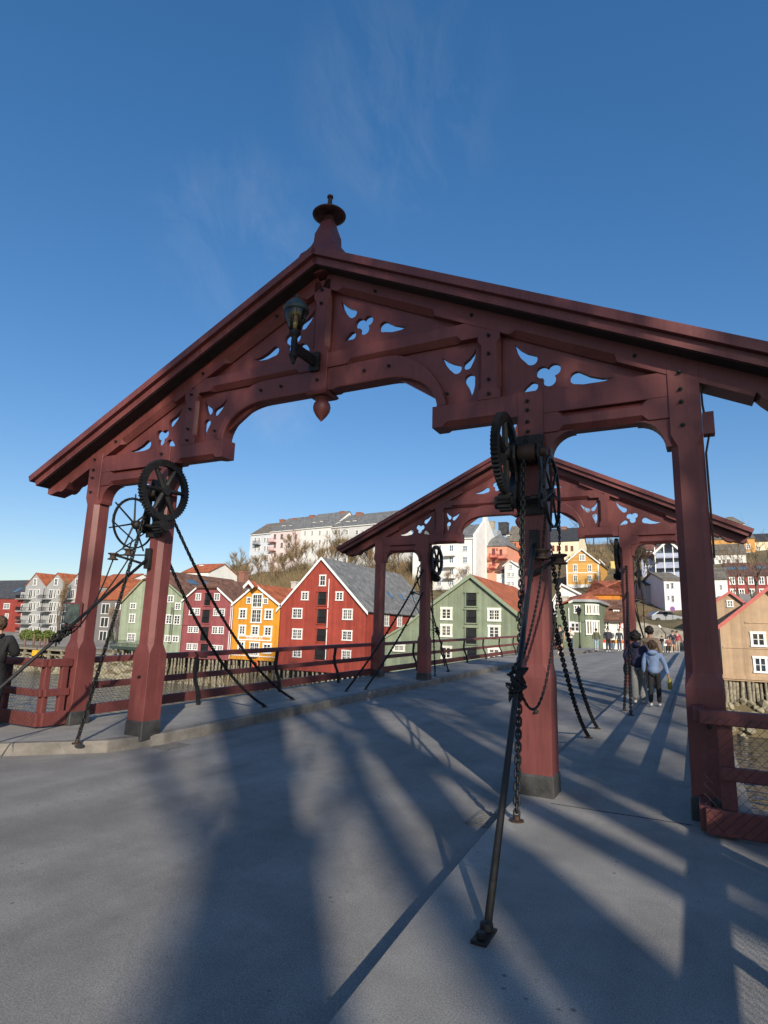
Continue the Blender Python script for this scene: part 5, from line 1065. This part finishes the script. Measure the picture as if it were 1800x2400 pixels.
# mast aerial and flagpole
p = onY(814, 1290, 74); a = empty('tv_aerial', p, .1, 'white television aerial above the red warehouse roof', 'aerial'); bm = B(); tube(bm, [(0, 0, -3), (0, 0, 1.1)], .035, 5); obj('mast', bm, WHITE, a)
for z, L in ((1.05, 1.5), (-.4, 1.2)):
    bm = B(); tube(bm, [(-L, 0, z), (L*.4, 0, z)], .03, 5); obj('crossbar', bm, WHITE, a)
p = onY(848, 1262, 165); a = empty('flagpole', p, 0, 'tall white flagpole in front of the dove grey hilltop block', 'flagpole'); bm = B(); tube(bm, [(0, 0, -6), (0, 0, 7.2)], [.13, .07], 7); obj('pole', bm, WHITE, a); bm = B(); lathe(bm, [(.0, 7.2), (.12, 7.3), (0, 7.42)], n=8); obj('finial', bm, WHITE, a)
# ------------------------------------------------------------------ far end of the bridge
p = onY(1359, 1512, 51); p.z = .6; l = empty('street_lamp', p, 0, 'black old style street lamp in front of the rounded green house', 'street lamp'); bm = B(); lathe(bm, [(.12, 0), (.1, .3), (.06, .5), (.045, 2.9), (.08, 2.95), (.05, 3.0)], n=10); obj('pole', bm, IRON, l, True)
bm = B(); tube(bm, [(-.4, 0, 2.4), (.4, 0, 2.4)], .025, 5); obj('ladder_bar', bm, IRON, l)
bm = B(); lathe(bm, [(.1, 3.0), (.26, 3.5), (.28, 3.52), (.05, 3.78), (.0, 3.95)], n=6); obj('lantern', bm, IRON, l)
STRW, STRR = mat('white plastic', (.78, .78, .74), .5), mat('signal red plastic', (.62, .05, .03), .5); STRY = mat('barrier yellow film', (.75, .45, .05), .5)
for k, (px, lb) in enumerate(((1433, 'white barrier with red and yellow top stripe, nearer the farther gate post left side'), (1446, 'white barrier with red and yellow top stripe, partly behind the farther gate post'))):
    p = onY(px, 1525, 46.5+k*.3); w = empty('road_barrier', (p.x, p.y, .64), 0, lb, 'barrier', 'road barriers at the bridge end'); bm = B(); box(bm, -.62, .62, -.04, .04, .12, .62); obj('panel', bm, STRW, w)
    for i in range(7): bm = B(); box(bm, -.62+i*.1772, -.62+i*.1772+.1771, -.045, .045, .621, .86); obj('stripe', bm, STRR if i % 2 == 0 else STRY, w)
    for x in (-.5, .5): bm = B(); box(bm, x-.05, x+.05, -.25, .25, 0, .119); obj('foot', bm, DARKR, w)
def road_sign(px, py, Y, zb, face, ring, lb, r=.33):
    p = onY(px, py, Y); w = empty('traffic_sign', (p.x, p.y, zb), .35, lb, 'traffic sign'); bm = B(); tube(bm, [(0, .05, 0), (0, .05, p.z-zb+.3)], .03, 7); obj('pole', bm, WIRE, w)
    def disc(rr, y0, y1):
        bm = B(); loft(bm, [[(rr*cos(2*pi*i/24), y, p.z-zb+rr*sin(2*pi*i/24)) for i in range(24)] for y in (y0, y1)]); return bm
    obj('ring', disc(r, 0, -.02), ring, w); obj('face', disc(r*.74, -.021, -.03), face, w); return w, p.z-zb
road_sign(1461, 1467, 60, .6, STRW, STRR, 'round white sign with red ring between the gate post and the bare tree')
w, z = road_sign(1576, 1427, 74, 3.0, mat('sign blue', (.12, .08, .30), .5), mat('sign magenta', (.36, .06, .22), .5), 'round blue and red no parking sign by the white two storey house', .3)
STW = mat('rubble retaining wall', (.33, .30, .25), .9, .2, 1.2, .8, 5)
a, b, c = onY(1478, 1505, 63), onY(1560, 1470, 66), onY(1478, 1440, 63); bm = B(); prism(bm, [(a.x-1.5, .2), (b.x+2.5, .2), (b.x+2.5, b.z-.6), (a.x+1.6, c.z-.9), (a.x-1.5, c.z-.4)], 63, 64.2); o = obj('retaining_wall', bm, STW); tagp(o, 'sloping stone retaining wall at the end of the bridge right of the farther gate', 'wall')
wide_sheet('lane', [[(x, y, z) for x, y, z in ((1.5, 62, .66), (9, 62, .66))], [(4.2, 68, 1.6), (11, 68, 1.6)], [(6, 76, 3.6), (12.5, 76, 3.6)], [(8, 90, 8.1), (14, 90, 8.1)]], ASPH)
wide_sheet('lane_shoulder', [[(8.9, 62, .6), (30, 62, .2)], [(11, 68, 1.55), (30, 68, 1.8)], [(12.5, 76, 3.55), (34, 76, 4.4)], [(14, 90, 8.0), (40, 90, 8.5)]], STREET)
p = onY(1557, 1437, 76); cr = empty('parked_car', (p.x, p.y, 3.62), .5, 'small silver car parked below the plain grey house', 'car'); CARP = mat('silver car paint', (.38, .40, .42), .3, .05, metal=.5)
prof = [(-2.0, .3), (2.0, .3), (2.05, .6), (1.95, .82), (1.05, .95), (.45, 1.4), (-1.1, 1.44), (-1.8, 1.0), (-2.0, .9)]
bm = B(); loft(bm, [[(x, y, z if abs(y) < .8 or z < 1 else z) for x, z in prof] for y in (-.84, .84)]); obj('body', bm, CARP, cr, bevel=.08)
bm = B(); loft(bm, [[(x, y, z) for x, z in ((.95, 1.0), (.42, 1.36), (-1.05, 1.39), (-1.55, 1.02))] for y in (-.846, .846)]); obj('side_window', bm, GLASS, cr)
for x in (-1.25, 1.25):
    for y in (-.8, .8):
        bm = B(); tube(bm, [(x, y-.1, .31), (x, y+.1, .31)], .31, 16); wl = obj('wheel', bm, DARKR, cr, True); bm = B(); tube(bm, [(x, y-.115, .31), (x, y+.115, .31)], .18, 12); obj('rim', bm, WIRE, wl, True)
for y in (-.6, .6): bm = B(); box(bm, 1.93, 2.07, y-.17, y+.17, .62, .78); obj('headlight', bm, WHITE, cr, bevel=.03)
bm = B(); box(bm, 2.0, 2.08, -.8, .8, .32, .5); obj('bumper', bm, WHITE, cr, bevel=.03)
p = onY(1556, 1492, 56); nb = empty('notice_board', (p.x, p.y, .62), .1, 'blank white notice board standing behind the walking family', 'notice board'); bm = B(); box(bm, -.42, .42, -.03, .03, .45, 1.05); obj('board', bm, STRW, nb)
for x in (-.35, .35): bm = B(); tube(bm, [(x, .04, 0), (x, .04, 1.0)], .025, 6); obj('leg', bm, WIRE, nb)
pa, pb = onY(1544, 1466, 60), onY(1560, 1485, 60); bm = B(); tube(bm, [(0, 0, 0), pb-pa], .05, 6); o = obj('barrier_arm', bm, DARKR, smooth=True); o.location = pa; tagp(o, 'slanting dark barrier arm with a white tip over the lane', 'barrier arm'); bm = B(); tube(bm, [(pa-pb)*.02, (pb-pa)*.28], .1, 8); obj('tip', bm, STRW, o)
bm = B(); tube(bm, [(0, 0, -.05), (.0, 0, 0)], .05, 6); tube(bm, [pb-pa, (pb-pa).x*Vector((1, 0, 0))+Vector((0, 0, .6-pa.z))], .06, 6); obj('stand', bm, DARKR, o)
# ------------------------------------------------------------------ people
SKIN = mat('skin', (.50, .30, .21), .55, .06, 5); SKIND = mat('tanned skin', (.36, .19, .12), .55, .06, 5)
def cloth(n, c): return mat(n, c, .85, .1, 8, .25, 60)
def skin_mesh(V, E, R, sub=1):
    me = bpy.data.meshes.new('t'); me.from_pydata([tuple(v) for v in V], E, []); o = bpy.data.objects.new('t', me); C.objects.link(o)
    m = o.modifiers.new('s', 'SKIN'); m.use_smooth_shade = True; m.branch_smoothing = .4
    sv = me.skin_vertices[0].data
    for i, r_ in enumerate(R): sv[i].radius = r_ if isinstance(r_, tuple) else (r_, r_)
    sv[0].use_root = True
    s = o.modifiers.new('d', 'SUBSURF'); s.levels = s.render_levels = sub
    out = bpy.data.meshes.new_from_object(o.evaluated_get(bpy.context.evaluated_depsgraph_get())); bpy.data.objects.remove(o); bpy.data.meshes.remove(me); out.materials.clear(); return out
class Graph:
    def __init__(s): s.V, s.E, s.R = [], [], []
    def add(s, p, r, prev=None):
        s.V.append(Vector(p)); s.R.append(r); i = len(s.V)-1
        if prev is not None: s.E.append((prev, i))
        return i
    def chain(s, pts, prev=None):
        for p, r in pts: prev = s.add(p, r, prev)
        return prev
    def mesh(s, sub=1): return skin_mesh(s.V, s.E, s.R, sub)
def person(label, loc, yaw, H, top, bottom, hair, stride=0.0, arms=('down', 'down'), skin=None, shoes=None, shorts=False, short_sleeve=False, hood=False, lean=0, puff=1.0, hairy=1.0, turn=0, seat=False, legw=1.0, coat=0):
    skin = skin or SKIN; k = H/1.75; root = empty('person', loc, yaw, label, 'person'); f = Vector((0, 1, 0))
    P = lambda x, y, z: Vector((x, y, z))*k
    sp = lambda z: lean*(z-.95)
    hipz = .93 if not seat else .5
    g = Graph(); dz = hipz-.93
    def Q(x, y, z): return P(x, y+sp(z), z+dz)
    legs = []
    for s in (1, -1):
        st = stride*s
        if seat: kn, an, toe = P(s*.1, .42, .5), P(s*.1, .45, .09), P(s*.1, .6, .03)
        else: kn = P(s*.085, st*.32+.03*abs(stride)+(.02), .5); an = P(s*.085, st*.5-.02, .09+(.07*abs(st) if st < 0 else 0)); toe = an+P(0, .14, -.05)
        legs.append((P(s*.085, 0, hipz-.02), kn, an, toe))
    armj = []
    for s, a in zip((1, -1), arms):
        sh = Q(s*.185, 0, 1.42)
        el, wr = {'down': (Q(s*.25, -.02, 1.14), Q(s*.27, .06, .89)), 'fwd': (Q(s*.24, .12, 1.16), Q(s*.25, .28, .98)), 'back': (Q(s*.25, -.12, 1.15), Q(s*.26, -.13, .9)), 'bent': (Q(s*.24, .08, 1.14), Q(s*.1, .3, 1.22)), 'phone': (Q(s*.26, .14, 1.16), Q(s*.07, .34, 1.34)), 'pocket': (Q(s*.29, -.05, 1.15), Q(s*.2, .08, .95)), 'out': (Q(s*.3, -.02, 1.14), Q(s*.36, .02, .86)), 'hip': (Q(s*.33, .0, 1.17), Q(s*.2, .12, 1.02))}[a]
        armj.append((sh, el, wr, (wr-el).normalized()))
    # continuous body
    pel = g.add(Q(0, 0, .97), (.12*k, .10*k)); ch = g.chain([(Q(0, .01, 1.15), (.115*k, .09*k)), (Q(0, 0, 1.36), (.13*k, .095*k))], pel)
    nk = g.chain([(Q(0, -.005, 1.475), .06*k), (Q(0, .0, 1.53), .052*k)], ch); hx = Q(0, .02, 1.6)
    h1 = g.add(hx, (.068*k, .078*k), nk); h2 = g.add(Q(0, .015, 1.66), (.074*k, .09*k), h1); g.add(Q(0, .005, 1.71), (.05*k, .06*k), h2)
    tv = Vector((sin(turn), cos(turn), 0))
    for s in (0, 1):
        l = legs[s]; g.chain([(l[0], .085*k), (l[1], .058*k), (l[1].lerp(l[2], .35), .052*k), (l[2], .036*k), (l[3], .032*k)], pel)
        sh, el, wr, d = armj[s]; w = g.chain([(sh-Vector((0, 0, .015*k)), .042*k), (el, .04*k), (wr, .028*k), (wr+d*.06*k, (.02*k, .034*k))], ch)
        palm = wr+d*.06*k; sd = Vector((0, 1, 0)) if abs(d.y) < .8 else Vector((1, 0, 0)); sd = (sd-d*sd.dot(d)).normalized(); cu = d.cross(sd)*(-1 if s else 1)
        for q, L in ((-.026, .062), (-.009, .072), (.009, .068), (.026, .052)): g.chain([(palm+sd*q*k+d*.028*k, .0085*k), (palm+sd*q*k+d*(.03+L*.5)*k+cu*.006*k, .0078*k), (palm+sd*q*k+d*(.03+L)*k+cu*.03*k, .0065*k)], w)
        g.chain([(wr+d*.03*k+sd*.03*k, .0105*k), (wr+d*.06*k+sd*.052*k, .0095*k), (wr+d*.085*k+sd*.055*k+cu*.015*k, .008*k)], w)
    b = obj('body', g.mesh(1), skin, root, True)
    # facial features, turned with the head
    def blob(nm, c, s, m, par, seed=0, rough=0, sub=2):
        bm = B(); bmesh.ops.create_icosphere(bm, subdivisions=sub, radius=1)
        for v in bm.verts:
            q = v.co.copy(); v.co = Vector((q.x*s[0], q.y*s[1], q.z*s[2]))*(1+rough*noise.noise(q*2.6+Vector((seed, 0, 0)))+rough*.6*noise.noise(q*9+Vector((0, seed, 0))))
        bmesh.ops.rotate(bm, verts=bm.verts, matrix=Matrix.Rotation(-turn, 3, 'Z')); bmesh.ops.translate(bm, verts=bm.verts, vec=c); return obj(nm, bm, m, par, True)
    hc = Q(0, .015, 1.635); tr = Vector((tv.y, -tv.x, 0))
    blob('nose', hc+tv*.1*k+Vector((0, 0, -.02*k)), (.014*k, .022*k, .024*k), skin, b)
    blob('mouth', hc+tv*.083*k+Vector((0, 0, -.062*k)), (.024*k, .012*k, .007*k), mat('lips', (.40, .16, .13), .5), b)
    for s in (1, -1):
        blob('ear', hc+tr*s*.082*k-tv*.005*k, (.012*k, .02*k, .03*k), skin, b); blob('eye', hc+tv*.083*k+tr*s*.032*k+Vector((0, 0, .008*k)), (.011*k, .008*k, .007*k), DARK, b)
    blob('hair', hc-tv*.03*k+Vector((0, 0, .03*k)), (.098*k*hairy, .102*k*hairy, .108*k*hairy), hair, root, int(H*100), .2*hairy, 4)
    # clothes
    g = Graph(); t = puff; base = .85-coat
    a0 = g.add(Q(0, 0, 1.2), (.155*k*t, .125*k*t)); lo = g.chain([(Q(0, 0, 1.03), (.16*k*t, .13*k*t)), (Q(0, -.005, base), (.155*k*t+coat*.1, .13*k*t+coat*.1))], a0)
    c2 = g.chain([(Q(0, 0, 1.36), (.155*k*t, .12*k*t)), (Q(0, -.005, 1.46), (.09*k, .075*k))], a0); cc = c2-1
    for s in (0, 1):
        sh, el, wr, d = armj[s]; pts = [(sh, .076*k*t), (sh.lerp(el, .5), .066*k*t)]
        if not short_sleeve: pts += [(el, .056*k*t), (el.lerp(wr, .6), .05*k*t), (wr-d*.01*k, .044*k*t)]
        g.chain(pts, cc)
    obj('jacket' if not short_sleeve else 'shirt', g.mesh(1), top, root, True)
    if hood: blob('hood', Q(0, -.095, 1.46), (.125*k, .085*k, .075*k), top, root, 3, .12, 3)
    g = Graph(); a0 = g.add(P(0, 0, hipz+.06), (.14*k, .115*k))
    for s in (0, 1):
        l = legs[s]; pts = [(l[0]-P(0, 0, .04), .098*k)]
        if shorts: pts += [(l[0].lerp(l[1], .55), .09*k), (l[0].lerp(l[1], .8), .085*k)]
        else: pts += [(l[1], .074*k*legw), (l[1].lerp(l[2], .5), .07*k*legw), (l[2]+P(0, 0, .0), .062*k*legw)]
        g.chain(pts, a0)
    obj('shorts' if shorts else 'trousers', g.mesh(1), bottom, root, True)
    for s in (0, 1):
        l = legs[s]; g = Graph(); heel = l[2]+P(0, -.04, -.04); g.chain([(heel, .044*k), (l[2]+P(0, .05, -.042), .048*k), (l[3]+P(0, .03, .0), .036*k)]); obj('shoe', g.mesh(1), shoes or WHITE, root, True)
    root['turn'] = 0; del root['turn']
    return root, armj, k
HBLK, HBRN, HGRY = mat('black hair', (.014, .010, .009), .6, .3, 30, .6, 80), mat('brown hair', (.075, .042, .022), .6, .3, 30, .6, 80), mat('grey brown hair', (.13, .10, .08), .6, .3, 30)
NAVY, BLUE, BRN, GRYT, BLK = cloth('navy puffer', (.026, .026, .062)), cloth('blue hoodie', (.20, .28, .44)), cloth('brown jacket', (.20, .15, .11)), cloth('grey trousers', (.22, .22, .21)), cloth('black cloth', (.018, .018, .02))
dk = deck(9)
person('boy in navy puffer jacket and wide grey trousers walking away on the right pavement', (3.50, 9.35, deck(9.3)), .05, 1.70, NAVY, GRYT, HBLK, .3, ('down', 'pocket'), SKIND, mat('cream shoes', (.6, .56, .45), .6), hood=True, puff=1.12, hairy=1.32, turn=.7, legw=1.3)
r_, ar, k_ = person('child in light blue hoodie and black trousers walking away beside the taller boy', (3.88, 9.0, deck(9)), -.08, 1.50, BLUE, BLK, HBRN, .36, ('out', 'down'), SKIND, mat('white trainers', (.55, .58, .58), .6), hood=True, puff=1.16, hairy=1.25)
q = Matrix.Rotation(-.08, 3, 'Z') @ (ar[0][2]+ar[0][3]*.11)+Vector((3.88, 9.0, deck(9)))
bm = B(); lathe(bm, [(.0, -.22), (.045, -.215), (.05, -.1), (.04, 0), (.02, .05), (.0, .06)], n=12); o = obj('bottle', bm, mat('olive plastic', (.22, .19, .03), .5), smooth=True); o.location = q; tagp(o, "olive bottle in the blue hoodie child's right hand", 'bottle')
person('adult in brown jacket with short dark hair, walking ahead of the two children', (3.62, 12.4, deck(12.4)), 0, 1.84, BRN, cloth('dark trousers', (.04, .04, .045)), HBLK, .28, ('down', 'down'), SKIND, hairy=1.12, puff=1.08)
bag = empty('shoulder_bag', (3.24, 9.25, deck(9.2)+.78), 0, 'dark green black bag hanging at the left side of the navy puffer boy', 'bag'); g = Graph(); g.chain([((0, 0, -.12), (.06, .10)), ((.0, 0, .05), (.085, .11)), ((.02, 0, .22), (.06, .09))]); obj('bag_body', g.mesh(1), cloth('dark green cloth', (.03, .036, .032)), bag, True); bm = B(); tube(bm, [(.02, .07, .2), (.09, .06, .45), (.17, .0, .62), (.1, -.08, .45), (.02, -.08, .2)], .012, 5); obj('strap', bm, BLK, bag)
# photographer leaning at the left fence, cropped by the picture edge
lp = person('person in long black coat with a backpack, taking a picture at the left fence', (-5.34, -1.05, 0), .55, 1.76, BLK, cloth('dark olive trousers', (.03, .032, .026)), HBRN, .06, ('phone', 'phone'), SKIN, BLK, puff=1.5, coat=.5, hairy=1.1, lean=.08, legw=1.5)
bp = empty('backpack', (-5.22, -1.24, .98), .55, 'blue and orange backpack on the back of the person in the black coat', 'backpack'); g = Graph(); g.chain([((0, 0, .1), (.15, .10)), ((0, 0, .3), (.155, .10)), ((0, .01, .47), (.11, .07))]); obj('pack', g.mesh(2), cloth('petrol blue nylon', (.03, .09, .15)), bp, True)
bm = B(); box(bm, -.17, .17, -.13, .06, -.08, .1); obj('lower_pocket', bm, cloth('orange nylon', (.60, .27, .03)), bp, bevel=.04)
for s in (-.1, .1): bm = B(); tube(bm, [(s, .05, .5), (s*1.1, .2, .52), (s*1.1, .3, .35)], .02, 5); obj('strap', bm, BLK, bp)
# small figures farther along
fz = .65
far = [((-2.95, 33, .6), pi, 1.8, cloth('black tee', (.02, .022, .03)), BLK, .3, ('fwd', 'back'), dict(short_sleeve=True, shorts=True), 'runner in black tee and shorts half hidden behind the hanging chains'),
 ((-4.4, 45, fz), pi, 1.76, cloth('cream sweater', (.66, .60, .50)), cloth('blue jeans', (.05, .06, .10)), .2, ('phone', 'bent'), {}, 'person in cream sweater and dark jeans near the far left railing'),
 ((-2.35, 44.6, fz), .2, 1.72, cloth('olive parka', (.10, .095, .06)), cloth('light jeans', (.30, .40, .48)), .15, ('down', 'down'), dict(puff=1.15, coat=.1), 'person in olive parka and pale jeans seen from behind on the bridge'),
 ((-1.15, 42, fz), pi, 1.76, cloth('dark navy coat', (.035, .037, .05)), BLK, .22, ('pocket', 'pocket'), dict(puff=1.2), 'man in dark navy jacket walking towards the viewer in front of the barrier'),
 ((-.72, 45.5, fz), pi, 1.75, cloth('charcoal coat', (.04, .05, .06)), cloth('dark jeans', (.05, .06, .07)), .2, ('down', 'down'), {}, 'person in charcoal coat partly behind the farther gate inner right post'),
 ((3.05, 50, fz), pi, 1.78, cloth('navy sweater', (.03, .04, .07)), cloth('grey shorts', (.08, .09, .11)), .2, ('down', 'bent'), dict(shorts=True), 'person in navy sweater and shorts walking towards the bridge'),
 ((3.32, 51.8, fz), pi, 1.78, cloth('red jacket', (.32, .03, .045)), cloth('beige trousers', (.35, .30, .25)), .2, ('down', 'out'), {}, 'person in red jacket right behind the one in shorts'),
 ((2.72, 49.2, fz), pi, 1.7, cloth('rust top', (.30, .12, .09)), BLK, 0, ('bent', 'bent'), dict(seat=True), 'person in rust top sitting low on the kerb at the end of the bridge'),
 ((2.25, 48.5, fz), 2.6, 1.3, BLK, cloth('blue denim', (.12, .20, .28)), .15, ('down', 'down'), {}, 'child in black top and blue jeans next to the sitting person')]
for loc, yw, H, tp, bt_, st, am, kw, lb in far: person(lb, loc, yw, H, tp, bt_, HBRN if 'cream' in lb or 'red' in lb else HBLK, st, am, **kw)
b_ = empty('stone_block', (2.72, 49.05, fz), 0, 'low pale stone block under the sitting person', 'block'); bm = B(); box(bm, -.3, .3, -.2, .25, -.03, .44); obj('seat_top', bm, STW, b_, bevel=.02)
p = onY(1371, 1530, 38); pg = empty('pigeon', (p.x, p.y, deck(38)-.17), .6, 'dark pigeon standing on the road far along the bridge', 'bird'); g = Graph(); g.chain([((-.16, 0, .12), (.015, .03)), ((-.05, 0, .14), .05), ((.05, 0, .15), .055), ((.1, 0, .2), .03), ((.12, 0, .25), .028), ((.165, 0, .245), .006)]); obj('body', g.mesh(1), BLK, pg, True)
for s in (-.02, .02): bm = B(); tube(bm, [(.02, s, .11), (.03, s, 0), (.06, s, .0)], .006, 4); obj('leg', bm, RUST, pg)
